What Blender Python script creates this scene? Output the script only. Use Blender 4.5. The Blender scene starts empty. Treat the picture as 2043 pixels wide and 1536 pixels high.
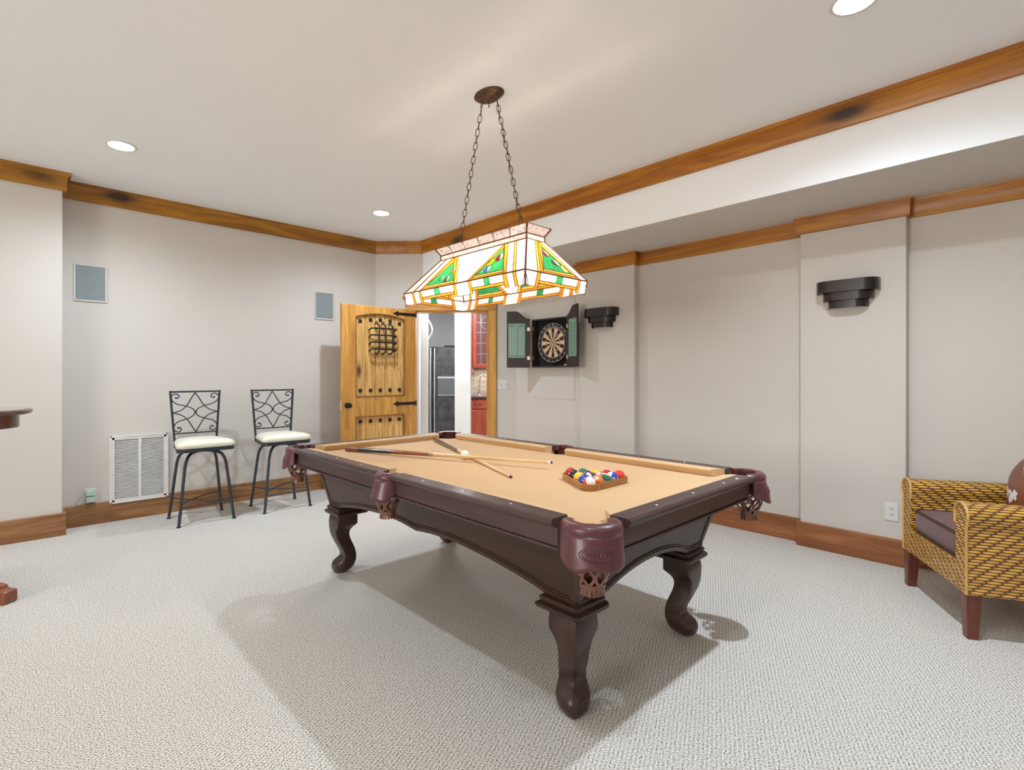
import bpy, bmesh, math, random
from mathutils import Vector, Matrix, Euler
random.seed(7)
PI=math.pi
C=bpy.context.scene.collection
S=bpy.context.scene
# ------------------------------------------------------------------ camera
CAMH=1.272; YAW=-0.8191; FPX=1030.18; CXP=995.22; HYP=747.46
cd=bpy.data.cameras.new('camera'); cam=bpy.data.objects.new('camera',cd); C.objects.link(cam)
cd.sensor_width=36.0; cd.sensor_fit='HORIZONTAL'; cd.lens=FPX/2043*36.0
cd.shift_x=(1021.5-CXP)/2043; cd.shift_y=(HYP-768)/2043
cam.location=(0,0,CAMH); cam.rotation_euler=(PI/2,0,-YAW); cd.clip_start=0.05
S.camera=cam
S.view_settings.view_transform='Standard'; S.view_settings.look='None'; S.view_settings.gamma=1
S.view_settings.use_curve_mapping=False
S.view_settings.exposure=0.34
# ------------------------------------------------------------------ world
w=bpy.data.worlds.new('world'); S.world=w; w.use_nodes=True
w.node_tree.nodes['Background'].inputs[0].default_value=(0.75,0.85,1,1)
w.node_tree.nodes['Background'].inputs[1].default_value=0.6
# ------------------------------------------------------------------ lights (lamps of the place, an assumed window and added fill)
CAN_E=150; CAN_COL=(0.79,0.93,1.10); PEN_E=27; PEN_COL=(1.0,0.80,0.62); WIN_FILL_E=120; KIT_E=88
ZC=2.87
CANS=[(-4.43,0.535),(-4.52,2.635),(-0.575,2.62),(-0.55,0.52)]
CANF=(0.74,0.68,1.05,0.36)
FILL_SPOTS=[(-4.43,-1.75),(-0.55,-1.75),(2.0,0.52),(2.0,2.62)]
PCX,PCY=-2.19,1.97
def lamp(name,kind,loc,energy,col,**k):
    l=bpy.data.lights.new(name,kind); l.energy=energy; l.color=col
    for a,b in k.items(): setattr(l,a,b)
    o=bpy.data.objects.new(name,l); C.objects.link(o); o.location=loc; return o
for i,(x,y) in enumerate(CANS):
    lamp('can_and_fill_spot','SPOT',(x,y,ZC-0.012),CAN_E*CANF[i],CAN_COL,spot_size=math.radians(158),spot_blend=1.0,shadow_soft_size=0.028)
for i,(x,y) in enumerate(FILL_SPOTS):
    lamp('can_and_fill_spot','SPOT',(x,y,ZC-0.012),CAN_E*0.12,CAN_COL,spot_size=math.radians(150),spot_blend=0.5,shadow_soft_size=0.05)  # unseen spots added behind the camera as fill light
for dx in (-0.25,0,0.25):
    lamp('pendant_bulb_light','POINT',(PCX+dx,PCY,1.828),PEN_E,PEN_COL,shadow_soft_size=0.03)
wl=lamp('assumed_window_fill','AREA',(-1.5,-4.70,1.65),WIN_FILL_E,(1.0,0.97,0.93),shape='RECTANGLE',size=2.3,size_y=1.5)  # light of an assumed window, added behind the camera as soft fill
wl.rotation_euler=(PI/2,0,0)
wl.rotation_euler=(-PI/2,0,PI)  # faces +y
wl.rotation_euler=(PI/2,0,0)
KC,KS=math.cos(-YAW),math.sin(-YAW)
def K(X,Y): return (X*KC-Y*KS, X*KS+Y*KC)
kx,ky=K(-0.75,7.5)
kl=lamp('kitchen_fill_area','AREA',(kx,ky,2.50),KIT_E,(0.93,0.96,1.0),shape='DISK',size=0.9)  # added fill to brighten the kitchen, no fixture modelled
kx,ky=K(0.5,7.9)
lamp('kitchen_fill_spot','SPOT',(kx,ky,2.50),5,(1.0,0.82,0.62),spot_size=math.radians(110),spot_blend=0.6,shadow_soft_size=0.05)  # added warm fill near the cabinets, no fixture here
kx,ky=K(-0.05,9.05)
ul=lamp('backsplash_fill_light','AREA',(kx,ky,1.37),5,(1.0,0.90,0.78),shape='RECTANGLE',size=0.9,size_y=0.05); ul.rotation_euler=(0,0,-YAW)  # added fill that lifts the dark stone backsplash

# ------------------------------------------------------------------ node helpers
def nt(name):
    m=bpy.data.materials.new(name); m.use_nodes=True
    t=m.node_tree; b=t.nodes['Principled BSDF']; return m,t,b
def N(t,k,**kw):
    n=t.nodes.new(k)
    for a,b in kw.items():
        if a.startswith('_'): setattr(n,a[1:],b)
        else: n.inputs[a.replace('__',' ')].default_value=b
    return n
def math_(t,op,a,b=None,c=None):
    n=t.nodes.new('ShaderNodeMath'); n.operation=op
    for i,v in enumerate((a,b,c)):
        if v is None: continue
        if isinstance(v,(int,float)): n.inputs[i].default_value=v
        else: t.links.new(v,n.inputs[i])
    return n.outputs[0]
def ramp(t,fac,stops):
    n=t.nodes.new('ShaderNodeValToRGB'); t.links.new(fac,n.inputs[0])
    e=n.color_ramp.elements
    while len(e)<len(stops): e.new(0.5)
    for i,(p,c) in enumerate(stops):
        e[i].position=p; e[i].color=(c[0],c[1],c[2],1)
    return n.outputs[0]
def mix(t,fac,a,b,mode='MIX'):
    n=t.nodes.new('ShaderNodeMix'); n.data_type='RGBA'; n.blend_type=mode
    for i,v in ((0,fac),(6,a),(7,b)):
        if isinstance(v,(int,float)): n.inputs[i].default_value=v
        elif isinstance(v,tuple): n.inputs[i].default_value=(*v,1)
        else: t.links.new(v,n.inputs[i])
    return n.outputs[2]
def coord(t,scale=(1,1,1),rot=(0,0,0),src='Object'):
    tc=t.nodes.new('ShaderNodeTexCoord'); mp=t.nodes.new('ShaderNodeMapping')
    mp.inputs['Scale'].default_value=scale; mp.inputs['Rotation'].default_value=rot
    t.links.new(tc.outputs[src],mp.inputs[0]); return mp.outputs[0]
def noise(t,vec,scale,detail=3,rough=0.5,dist=0.0):
    n=N(t,'ShaderNodeTexNoise'); n.inputs['Scale'].default_value=scale; n.inputs['Detail'].default_value=detail
    n.inputs['Roughness'].default_value=rough; n.inputs['Distortion'].default_value=dist
    t.links.new(vec,n.inputs['Vector']); return n.outputs['Fac']
def bump(t,b,h,strength,dist):
    n=N(t,'ShaderNodeBump'); n.inputs['Strength'].default_value=strength; n.inputs['Distance'].default_value=dist
    t.links.new(h,n.inputs['Height']); t.links.new(n.outputs[0],b.inputs['Normal']); return n
def plain(name,col,rough=0.5,metal=0.0,var=0.0,vs=20,bmp=0.0,bs=200,bd=0.001,coat=0.0,spec=0.5,sheen=0.0):
    m,t,b=nt(name)
    b.inputs['Base Color'].default_value=(*col,1); b.inputs['Roughness'].default_value=rough
    b.inputs['Metallic'].default_value=metal; b.inputs['Coat Weight'].default_value=coat
    b.inputs['Coat Roughness'].default_value=0.15
    b.inputs['Specular IOR Level'].default_value=spec; b.inputs['Sheen Weight'].default_value=sheen
    v=coord(t)
    f=noise(t,v,vs,3)
    lo=tuple(max(0,c*(1-max(var,.03))) for c in col); hi=tuple(min(1,c*(1+max(var,.03))) for c in col)
    t.links.new(ramp(t,f,[(0.3,lo),(0.7,hi)]),b.inputs['Base Color'])
    if bmp: bump(t,b,noise(t,v,bs,2),bmp,bd)
    return m
def wood(name,base,dark,axis=0,scale=1.0,knots=False,rough=0.45,coat=0.15,contrast=1.0,knotcol=(0.05,0.02,0.008)):
    m,t,b=nt(name)
    sc=[9*scale]*3; sc[axis]=0.9*scale
    v=coord(t,tuple(sc))
    vk=None
    n1=noise(t,v,1.3,5,0.55,1.1)
    s2=[160*scale]*3; s2[axis]=5*scale
    n2=noise(t,coord(t,tuple(s2)),1.0,2,0.5,0.2)
    mid=tuple((a+c)/2 for a,c in zip(base,dark))
    c1=ramp(t,n1,[(0.30,dark),(0.48,mid),(0.62,base),(0.78,tuple(min(1,x*1.15) for x in base))])
    c2=mix(t,0.35*contrast,c1,ramp(t,n2,[(0.35,(0.55,0.55,0.55)),(0.6,(1,1,1))]),'MULTIPLY')
    out=c2
    if knots:
        sk=[3.2*scale]*3; sk[axis]=1.25*scale
        vo=N(t,'ShaderNodeTexVoronoi'); vo.inputs['Scale'].default_value=1.0; vo.inputs['Randomness'].default_value=1
        t.links.new(coord(t,tuple(sk)),vo.inputs['Vector'])
        k=ramp(t,vo.outputs['Distance'],[(0.075,(0,0,0)),(0.11,(0.25,0.25,0.25)),(0.19,(0.78,0.78,0.78)),(0.30,(1,1,1))])
        out=mix(t,k,knotcol,c2)
    t.links.new(out,b.inputs['Base Color'])
    b.inputs['Roughness'].default_value=rough; b.inputs['Coat Weight'].default_value=coat; b.inputs['Coat Roughness'].default_value=0.2; b.inputs['Specular IOR Level'].default_value=0.35
    bump(t,b,n2,0.08,0.001)
    return m
M={}
def paint(name,col,bs=140,st=0.18):
    m,t,b=nt(name); v=coord(t)
    b.inputs['Roughness'].default_value=0.75; b.inputs['Specular IOR Level'].default_value=0.25
    f=noise(t,v,2.2,3)
    t.links.new(ramp(t,f,[(0.3,tuple(c*0.985 for c in col)),(0.7,col)]),b.inputs['Base Color'])
    bump(t,b,noise(t,v,bs,3,0.6),st,0.002); return m
M['wall']=paint('wall_paint',(0.64,0.59,0.53),85,0.22)
M['ceil']=paint('ceiling_paint',(0.92,0.92,0.92),60,0.06)
M['white']=paint('white_trim_paint',(0.80,0.80,0.79),40,0.03)
M['greywall']=paint('grey_wall_paint',(0.50,0.505,0.51),40,0.03)
M['pine']=wood('pine_trim_x',(0.52,0.20,0.010),(0.30,0.090,0.004),0,1.0,True)
M['piney']=wood('pine_trim_y',(0.46,0.20,0.020),(0.24,0.085,0.007),1,1.0,True)
M['base_x']=wood('baseboard_wood_x',(0.42,0.165,0.058),(0.22,0.072,0.024),0,1.0,True,0.5,0.1)
M['base_y']=wood('baseboard_wood_y',(0.40,0.20,0.078),(0.20,0.082,0.03),1,1.1,True,0.5,0.1)
M['doorwood']=wood('knotty_alder_z',(0.72,0.37,0.085),(0.46,0.195,0.035),2,1.0,True,0.4,0.25,1.0,(0.12,0.05,0.02))
M['doorplank']=wood('alder_plank_z',(0.84,0.52,0.18),(0.50,0.24,0.06),2,1.5,True,0.4,0.25,1.0,(0.12,0.05,0.02))
M['doorwood_h']=wood('knotty_alder_h',(0.70,0.345,0.075),(0.44,0.17,0.028),0,1.0,False,0.4,0.25)
M['doorshade']=wood('alder_moulding_shade',(0.34,0.15,0.035),(0.18,0.065,0.014),0,1.0,False,0.4,0.2)  # darker tone puts the panel's recess shading into the moulding colour
M['table']=wood('espresso_wood',(0.050,0.023,0.014),(0.026,0.012,0.008),0,1.0,False,0.42,0.12,0.5)
M['table_z']=wood('espresso_wood_z',(0.055,0.026,0.018),(0.027,0.012,0.009),2,1.0,False,0.38,0.2,0.5)
M['rail']=wood('rail_top_wood',(0.085,0.046,0.043),(0.052,0.027,0.025),0,1.0,False,0.40,0.2,0.4)
M['rail_y']=wood('rail_top_wood_y',(0.085,0.046,0.043),(0.052,0.027,0.025),1,1.0,False,0.40,0.2,0.4)
M['leather']=plain('burgundy_leather',(0.098,0.024,0.028),0.36,0,0.12,60,0.5,420,0.0012,0.25)
M['strap']=plain('pocket_lace_leather',(0.16,0.055,0.030),0.32,0,0.2,60,0.2,200,0.001,0.5)
M['rawleather']=plain('raw_leather_lining',(0.55,0.23,0.09),0.5,0,0.1,60)
M['cloth']=plain('camel_table_felt',(0.60,0.385,0.195),0.95,0,0.02,400,0.15,900,0.0005,0,0.1,0.15)
M['pearl']=plain('pearl_inlay',(0.9,0.88,0.85),0.25)
M['brass']=plain('nickel_plate',(0.75,0.75,0.72),0.25,0.9)
M['iron']=plain('wrought_iron_bluish',(0.035,0.045,0.055),0.42,0.35,0.2,40,0.1,200,0.001,0.2)
M['blackiron']=plain('black_iron',(0.018,0.016,0.018),0.40,0.4,0.2,60,0.2,120,0.001)
M['seat']=plain('cream_vinyl',(0.78,0.75,0.60),0.45,0,0.03,8,0.1,300,0.0005,0.1)
M['whiteplastic']=plain('white_plastic',(0.72,0.70,0.66),0.35)
M['ventwhite']=plain('white_enamel',(0.74,0.715,0.68),0.4)
M['dark']=plain('dark_void',(0.03,0.028,0.025),0.9)
M['mint']=plain('mint_plastic',(0.45,0.60,0.50),0.35)
M['cable']=plain('grey_cable',(0.45,0.43,0.40),0.5)
M['speaker']=plain('grey_speaker_mesh',(0.235,0.27,0.27),0.6,0,0.05,30,0.4,900,0.0008)
M['bronze']=plain('antique_bronze',(0.11,0.055,0.032),0.42,0.6,0.25,50,0.3,150,0.001)
M['sconce']=plain('dark_bronze_metal',(0.022,0.014,0.011),0.30,0.3,0.15,20,0.1,80,0.001,0.3)
M['blackwood']=plain('dark_brown_cabinet',(0.030,0.020,0.017),0.55)
M['blackfelt']=plain('black_cabinet_interior',(0.006,0.005,0.006),0.8)
M['green']=plain('green_chalkboard',(0.14,0.27,0.19),0.6)
M['chalk']=plain('white_print',(0.70,0.78,0.68),0.6)
M['brasshinge']=plain('brass_hinge',(0.75,0.65,0.42),0.3,0.6)
M['cream']=plain('cream_sisal',(0.72,0.50,0.27),0.9)
M['sisalblack']=plain('dark_sisal',(0.035,0.015,0.012),0.9)
M['sisalred']=plain('red_sisal',(0.42,0.06,0.06),0.9)
M['sisalgreen']=plain('green_sisal',(0.10,0.16,0.05),0.9)
M['wire']=plain('white_wire',(0.75,0.74,0.70),0.35,0.3)
M['cherry']=wood('cherry_cabinet',(0.36,0.070,0.038),(0.25,0.038,0.022),2,1.0,False,0.3,0.4,0.4)
M['fridge']=plain('black_textured_enamel',(0.050,0.052,0.055),0.35,0.2,0.5,9,0.5,260,0.0015)
M['steel']=plain('brushed_steel',(0.55,0.55,0.56),0.3,0.8)
M['granite']=plain('dark_granite',(0.05,0.045,0.045),0.2,0,0.6,60,0,1,0.001,0.5)
M['maple']=wood('rack_wood',(0.40,0.165,0.035),(0.26,0.095,0.02),0,2.0,False,0.35,0.4,0.5)
M['cuelight']=wood('cue_shaft_maple',(0.72,0.47,0.24),(0.62,0.38,0.17),0,1.0,False,0.25,0.6,0.3)
M['cuedark']=plain('cue_butt_dark',(0.02,0.012,0.010),0.18,0,0.1,30,0,1,0.001,0.8)
M['cuered']=wood('cue_forearm_rosewood',(0.30,0.075,0.022),(0.13,0.035,0.012),0,2.0,False,0.2,0.7,0.5)
M['cuetip']=plain('cue_tip_leather',(0.08,0.03,0.02),0.7)
M['cuering']=plain('cue_ring_steel',(0.35,0.30,0.26),0.25,0.8)
M['chairleg']=wood('mahogany_leg',(0.17,0.045,0.022),(0.09,0.022,0.012),2,1.0,False,0.35,0.3,0.5)
M['cushion']=plain('mauve_brown_cushion',(0.135,0.058,0.056),0.8,0,0.05,5,0.25,500,0.0008,0,0.3,0.2)
M['piping']=plain('dark_piping',(0.05,0.02,0.02),0.7)
M['bartable']=wood('bar_table_wood',(0.16,0.050,0.028),(0.07,0.024,0.016),0,2.0,False,0.3,0.5)
M['bartop']=plain('polished_bar_table_top',(0.06,0.04,0.035),0.16,0,0.2,20,0,1,0.001,1.0,0.9)
M['foot']=wood('reddish_foot_wood',(0.30,0.085,0.035),(0.19,0.05,0.02),0,1.0,False,0.3,0.5)

# carpet: looped rows with flecks
m,t,b=nt('loop_carpet'); M['carpet']=m
ang=math.atan2(0.91,-0.41)
v=coord(t,(1,1,1),(0,0,-ang))
sep=N(t,'ShaderNodeSeparateXYZ'); t.links.new(v,sep.inputs[0])
nz=noise(t,v,9.0,2,0.5)
row=math_(t,'ADD',math_(t,'MULTIPLY',sep.outputs[1],2*PI/0.0145),math_(t,'MULTIPLY',nz,2.0))
rw=math_(t,'MULTIPLY_ADD',math_(t,'SINE',row),0.5,0.5)
st=math_(t,'MULTIPLY_ADD',math_(t,'SINE',math_(t,'ADD',math_(t,'MULTIPLY',sep.outputs[0],2*PI/0.011),math_(t,'MULTIPLY',math_(t,'ROUND',math_(t,'MULTIPLY',row,1/(2*PI))),2.2))),0.5,0.5)
fl=noise(t,v,185,3,0.65)
h=math_(t,'ADD',math_(t,'MULTIPLY',rw,0.07),math_(t,'ADD',math_(t,'MULTIPLY',st,0.06),math_(t,'MULTIPLY',fl,1.0)))
colr=ramp(t,h,[(0.40,(0.10,0.083,0.066)),(0.50,(0.42,0.38,0.325)),(0.60,(0.74,0.69,0.62)),(0.75,(0.88,0.83,0.76))])
t.links.new(colr,b.inputs['Base Color']); b.inputs['Roughness'].default_value=0.98; b.inputs['Specular IOR Level'].default_value=0.05
bump(t,b,h,0.6,0.004)

# wicker weave (uses UV metres)
m,t,b=nt('honey_wicker'); M['wicker']=m
uvn=N(t,'ShaderNodeTexCoord'); sep=N(t,'ShaderNodeSeparateXYZ'); t.links.new(uvn.outputs['UV'],sep.inputs[0])
vv=math_(t,'DIVIDE',sep.outputs[1],0.0140)
r_=math_(t,'FLOOR',vv); fv=math_(t,'FRACT',vv)
uu=math_(t,'ADD',math_(t,'DIVIDE',sep.outputs[0],0.060),math_(t,'MULTIPLY',r_,0.27))
fu=math_(t,'FRACT',uu)
hv=math_(t,'SINE',math_(t,'MULTIPLY',fv,PI))
hu=math_(t,'POWER',math_(t,'SINE',math_(t,'MULTIPLY',fu,PI)),0.6)
hh=math_(t,'MULTIPLY',hv,hu)
idn=N(t,'ShaderNodeTexWhiteNoise'); cmb=N(t,'ShaderNodeCombineXYZ'); t.links.new(r_,cmb.inputs[0]); t.links.new(math_(t,'FLOOR',uu),cmb.inputs[1]); t.links.new(cmb.outputs[0],idn.inputs['Vector'])
cA=ramp(t,hh,[(0.12,(0.07,0.025,0.005)),(0.38,(0.38,0.17,0.025)),(0.80,(0.80,0.45,0.080))])
cB=mix(t,0.5,cA,ramp(t,idn.outputs['Value'],[(0.0,(0.45,0.40,0.35)),(0.6,(1,1,1))]),'MULTIPLY')
t.links.new(cB,b.inputs['Base Color']); b.inputs['Roughness'].default_value=0.38; b.inputs['Coat Weight'].default_value=0.3
bump(t,b,hh,0.9,0.004)

M['braid']=plain('honey_braid',(0.60,0.34,0.09),0.4,0,0.35,220,0.6,260,0.002,0.2)
# cowhide
m,t,b=nt('cowhide'); M['hide']=m
v=coord(t); f=noise(t,v,7.5,3,0.45,0.4)
spx=None
for k,(px_,pz_,pr_) in enumerate(((-0.155,0.045,0.020),(-0.130,0.012,0.020),(-0.085,-0.028,0.034),(-0.055,-0.030,0.026),(0.10,0.08,0.06))):
    d_=N(t,'ShaderNodeVectorMath'); d_.operation='DISTANCE'; c_=N(t,'ShaderNodeCombineXYZ')
    s_=N(t,'ShaderNodeSeparateXYZ'); t.links.new(v,s_.inputs[0]); t.links.new(s_.outputs[0],c_.inputs[0]); t.links.new(s_.outputs[2],c_.inputs[2])
    t.links.new(c_.outputs[0],d_.inputs[0]); d_.inputs[1].default_value=(px_,0,pz_)
    q_=math_(t,'SUBTRACT',math_(t,'ADD',d_.outputs['Value'],math_(t,'MULTIPLY',math_(t,'SUBTRACT',noise(t,v,34,2),0.5),0.09)),pr_)
    spx=q_ if spx is None else math_(t,'MINIMUM',spx,q_)
t.links.new(mix(t,math_(t,'LESS_THAN',spx,0.0),ramp(t,f,[(0.3,(0.16,0.036,0.012)),(0.65,(0.23,0.058,0.018))]),(0.82,0.80,0.78)),b.inputs['Base Color'])
b.inputs['Roughness'].default_value=0.35; bump(t,b,noise(t,coord(t,(400,60,400)),1,2),0.3,0.002)

# stacked stone
m,t,b=nt('stacked_stone'); M['stone']=m
br=N(t,'ShaderNodeTexBrick'); br.inputs['Scale'].default_value=1; br.inputs['Brick Width'].default_value=0.19; br.inputs['Row Height'].default_value=0.032
br.inputs['Mortar Size'].default_value=0.003; br.offset=0.37
br.inputs['Color1'].default_value=(0.80,0.72,0.62,1); br.inputs['Color2'].default_value=(0.50,0.41,0.33,1); br.inputs['Mortar'].default_value=(0.10,0.07,0.05,1)
tc=N(t,'ShaderNodeTexCoord'); s3=N(t,'ShaderNodeSeparateXYZ'); c3=N(t,'ShaderNodeCombineXYZ'); t.links.new(tc.outputs['Object'],s3.inputs[0]); t.links.new(s3.outputs[0],c3.inputs[0]); t.links.new(s3.outputs[2],c3.inputs[1])
t.links.new(c3.outputs[0],br.inputs['Vector']); t.links.new(br.outputs['Color'],b.inputs['Base Color'])
bump(t,b,br.outputs['Fac'],-0.6,0.01); b.inputs['Roughness'].default_value=0.8

def glassmat(name,col,trans=0.85,rough=0.15,em=0.45):
    m,t,b=nt(name)
    b.inputs['Base Color'].default_value=(*col,1); b.inputs['Roughness'].default_value=rough
    f=noise(t,coord(t,(1,1,1)),26,2,0.5,2.0)
    cc=ramp(t,f,[(0.3,tuple(c*0.72 for c in col)),(0.5,col),(0.75,tuple(min(1,c*1.25) for c in col))]); t.links.new(cc,b.inputs['Base Color'])
    tr=N(t,'ShaderNodeBsdfTranslucent'); t.links.new(cc,tr.inputs[0])
    mx=N(t,'ShaderNodeMixShader'); mx.inputs[0].default_value=trans
    t.links.new(cc,b.inputs['Emission Color']); b.inputs['Emission Strength'].default_value=em/(1-trans)  # emission added to approximate the bulbs glowing through the shade
    t.links.new(b.outputs[0],mx.inputs[1]); t.links.new(tr.outputs[0],mx.inputs[2])
    t.links.new(mx.outputs[0],t.nodes['Material Output'].inputs[0]); return m
M['gw']=glassmat('opal_white_glass',(0.97,0.92,0.87))
M['gp']=glassmat('pinkish_opal_glass',(0.80,0.66,0.58),0.6,0.15,0.32)
M['go']=glassmat('amber_glass',(0.85,0.30,0.02))
M['gy']=glassmat('yellow_amber_glass',(0.90,0.55,0.08))
M['gg']=glassmat('green_swirl_glass',(0.035,0.33,0.115))
M['gr']=glassmat('red_glass',(0.55,0.02,0.04))
M['gyel']=glassmat('yellow_glass',(0.85,0.62,0.05))
M['gb']=glassmat('blue_glass',(0.10,0.13,0.55))
M['gbr']=glassmat('brown_glass',(0.18,0.08,0.05))
M['came']=plain('copper_foil_came',(0.17,0.060,0.028),0.4,0.5)
def emat(name,col,s):
    m,t,b=nt(name); b.inputs['Base Color'].default_value=(*col,1)
    b.inputs['Emission Color'].default_value=(*col,1); b.inputs['Emission Strength'].default_value=s; return m
M['bulb']=emat('lit_bulb',(1,0.85,0.68),14)
M['canbulb']=emat('lit_can_bulb',(1,0.98,0.95),30)
m,t,b=nt('clear_glass'); M['glass']=m
b.inputs['Transmission Weight'].default_value=1; b.inputs['Roughness'].default_value=0.02; b.inputs['IOR'].default_value=1.1
m,t,b=nt('cabinet_glass'); M['cabglass']=m
b.inputs['Base Color'].default_value=(0.13,0.05,0.05,1); b.inputs['Roughness'].default_value=0.3; b.inputs['Specular IOR Level'].default_value=0.4

# ------------------------------------------------------------------ mesh helpers
class MB:
    def __init__(s): s.v=[]; s.f=[]; s.mi=[]; s.uv=[]; s.T=Matrix.Identity(4)
    def vert(s,p): s.v.append(tuple(s.T@Vector(p))); return len(s.v)-1
    def face(s,idx,mi=0,uv=None): s.f.append(tuple(idx)); s.mi.append(mi); s.uv.append(uv)
    def box(s,x0,x1,y0,y1,z0,z1,mi=0):
        b=[s.vert(p) for p in ((x0,y0,z0),(x1,y0,z0),(x1,y1,z0),(x0,y1,z0),(x0,y0,z1),(x1,y0,z1),(x1,y1,z1),(x0,y1,z1))]
        for q in ((0,3,2,1),(4,5,6,7),(0,1,5,4),(1,2,6,5),(2,3,7,6),(3,0,4,7)): s.face([b[i] for i in q],mi)
        return s
    def prism(s,pts,fn,a,b,mi=0,caps=True):
        # pts: 2D outline; fn(u,v,w)->xyz ; extruded w a->b
        n=len(pts)
        A=[s.vert(fn(u,v,a)) for u,v in pts]; B=[s.vert(fn(u,v,b)) for u,v in pts]
        for i in range(n):
            j=(i+1)%n; s.face((A[i],A[j],B[j],B[i]),mi)
        if caps: s.face(A[::-1],mi); s.face(B,mi)
        return s
    def loft(s,rings,closed=True,caps=True,mi=0,loop=False):
        R=[[s.vert(p) for p in r] for r in rings]; n=len(R[0])
        m_=len(R)
        for k in range(m_ if loop else m_-1):
            a,b=R[k],R[(k+1)%m_]
            for i in range(n if closed else n-1):
                j=(i+1)%n; s.face((a[i],a[j],b[j],b[i]),mi)
        if caps and closed and not loop: s.face(R[0][::-1],mi); s.face(R[-1],mi)
        return s
    def tube(s,path,r,n=8,mi=0,closed=False,r2=None,up=None,caps=True):
        P=[Vector(p) for p in path]; m_=len(P); rings=[]
        prev=None
        for i,p in enumerate(P):
            if closed: d=(P[(i+1)%m_]-P[i-1])
            else: d=(P[min(i+1,m_-1)]-P[max(i-1,0)])
            if d.length<1e-9: d=Vector((0,0,1))
            d.normalize()
            if up is not None: a=Vector(up); 
            elif prev is not None: a=prev
            else: a=Vector((0,0,1)) if abs(d.z)<0.9 else Vector((1,0,0))
            e1=(a-d*a.dot(d))
            if e1.length<1e-6: e1=d.orthogonal()
            e1.normalize(); e2=d.cross(e1); prev=e1
            rr=r[i] if isinstance(r,(list,tuple)) else r
            rb=(r2[i] if isinstance(r2,(list,tuple)) else r2) if r2 is not None else rr
            rings.append([p+e1*rr*math.cos(2*PI*k/n+PI/n)+e2*rb*math.sin(2*PI*k/n+PI/n) for k in range(n)])
        return s.loft(rings,True,caps,mi,loop=closed)
    def lathe(s,prof,c=(0,0,0),n=24,mi=0,sx=1,sy=1,a0=0,a1=2*PI):
        full=abs(a1-a0-2*PI)<1e-6; k=n if full else n+1
        rings=[[(c[0]+sx*r*math.cos(a0+(a1-a0)*i/n),c[1]+sy*r*math.sin(a0+(a1-a0)*i/n),c[2]+z) for i in range(k)] for r,z in prof]
        return s.loft(rings,full,full,mi)
    def sphere(s,c,r,n=20,m_=12,mi=0,sz=1):
        prof=[(max(1e-5,r*math.sin(PI*i/m_)),-r*sz*math.cos(PI*i/m_)) for i in range(m_+1)]
        return s.lathe(prof,c,n,mi)
    def grid(s,fn,nu,nv,mi=0,uvf=None,flip=False):
        I=[[s.vert(fn(i/nu,j/nv)) for j in range(nv+1)] for i in range(nu+1)]
        for i in range(nu):
            for j in range(nv):
                q=[I[i][j],I[i+1][j],I[i+1][j+1],I[i][j+1]]
                uv=[uvf(a/nu,b_/nv) for a,b_ in ((i,j),(i+1,j),(i+1,j+1),(i,j+1))] if uvf else None
                if flip: q=q[::-1]; uv=uv[::-1] if uv else None
                s.face(q,mi,uv)
        return s
def build(name,mb,mats,parent=None,smooth=35,bevel=0,bseg=2,recalc=True,solid=0,sub=0,loc=None,rot=None):
    me=bpy.data.meshes.new(name)
    me.from_pydata(mb.v,[],mb.f)
    if not isinstance(mats,(list,tuple)): mats=[mats]
    for m_ in mats: me.materials.append(M[m_] if isinstance(m_,str) else m_)
    for p,i in zip(me.polygons,mb.mi): p.material_index=i
    if any(u is not None for u in mb.uv):
        ul=me.uv_layers.new(name='UVMap'); k=0
        for p,u in zip(me.polygons,mb.uv):
            for q,li in enumerate(p.loop_indices): ul.data[li].uv=u[q] if u else (0,0)
    if recalc:
        bm=bmesh.new(); bm.from_mesh(me); bmesh.ops.recalc_face_normals(bm,faces=bm.faces); bm.to_mesh(me); bm.free()
    if smooth:
        for p in me.polygons: p.use_smooth=True
        me.set_sharp_from_angle(angle=math.radians(smooth))
    me.update()
    o=bpy.data.objects.new(name,me); C.objects.link(o)
    if parent: o.parent=parent
    if loc is not None: o.location=loc
    if rot is not None: o.rotation_euler=rot
    if solid:
        md=o.modifiers.new('solid','SOLIDIFY'); md.thickness=solid; md.offset=0
    if bevel:
        md=o.modifiers.new('bevel','BEVEL'); md.width=bevel; md.segments=bseg; md.limit_method='ANGLE'; md.angle_limit=math.radians(40)
        md.harden_normals=False
    if sub:
        md=o.modifiers.new('sub','SUBSURF'); md.levels=sub; md.render_levels=sub
    return o
def tag(o,label,cat,group=None,kind=None):
    o['label']=label; o['category']=cat
    if group: o['group']=group
    if kind: o['kind']=kind
    return o
def thing(name,label,cat,loc=(0,0,0),rz=0,group=None,kind=None):
    o=bpy.data.objects.new(name,None); C.objects.link(o); o.location=loc; o.rotation_euler=(0,0,rz); o.empty_display_size=0.1
    return tag(o,label,cat,group,kind)
def struct(name,mb,mat,label,smooth=30,bevel=0,**k):
    o=build(name,mb,mat,None,smooth,bevel,**k); o['kind']='structure'; o['label']=label; o['category']='room'; return o
def dup(root,loc,rz,label):
    r=root.copy(); C.objects.link(r); r.location=loc; r.rotation_euler=(0,0,rz); r['label']=label
    def rec(a,b):
        for ch in list(a.children):
            c=ch.copy(); C.objects.link(c); c.parent=b; rec(ch,c)
    rec(root,r); return r
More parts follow.
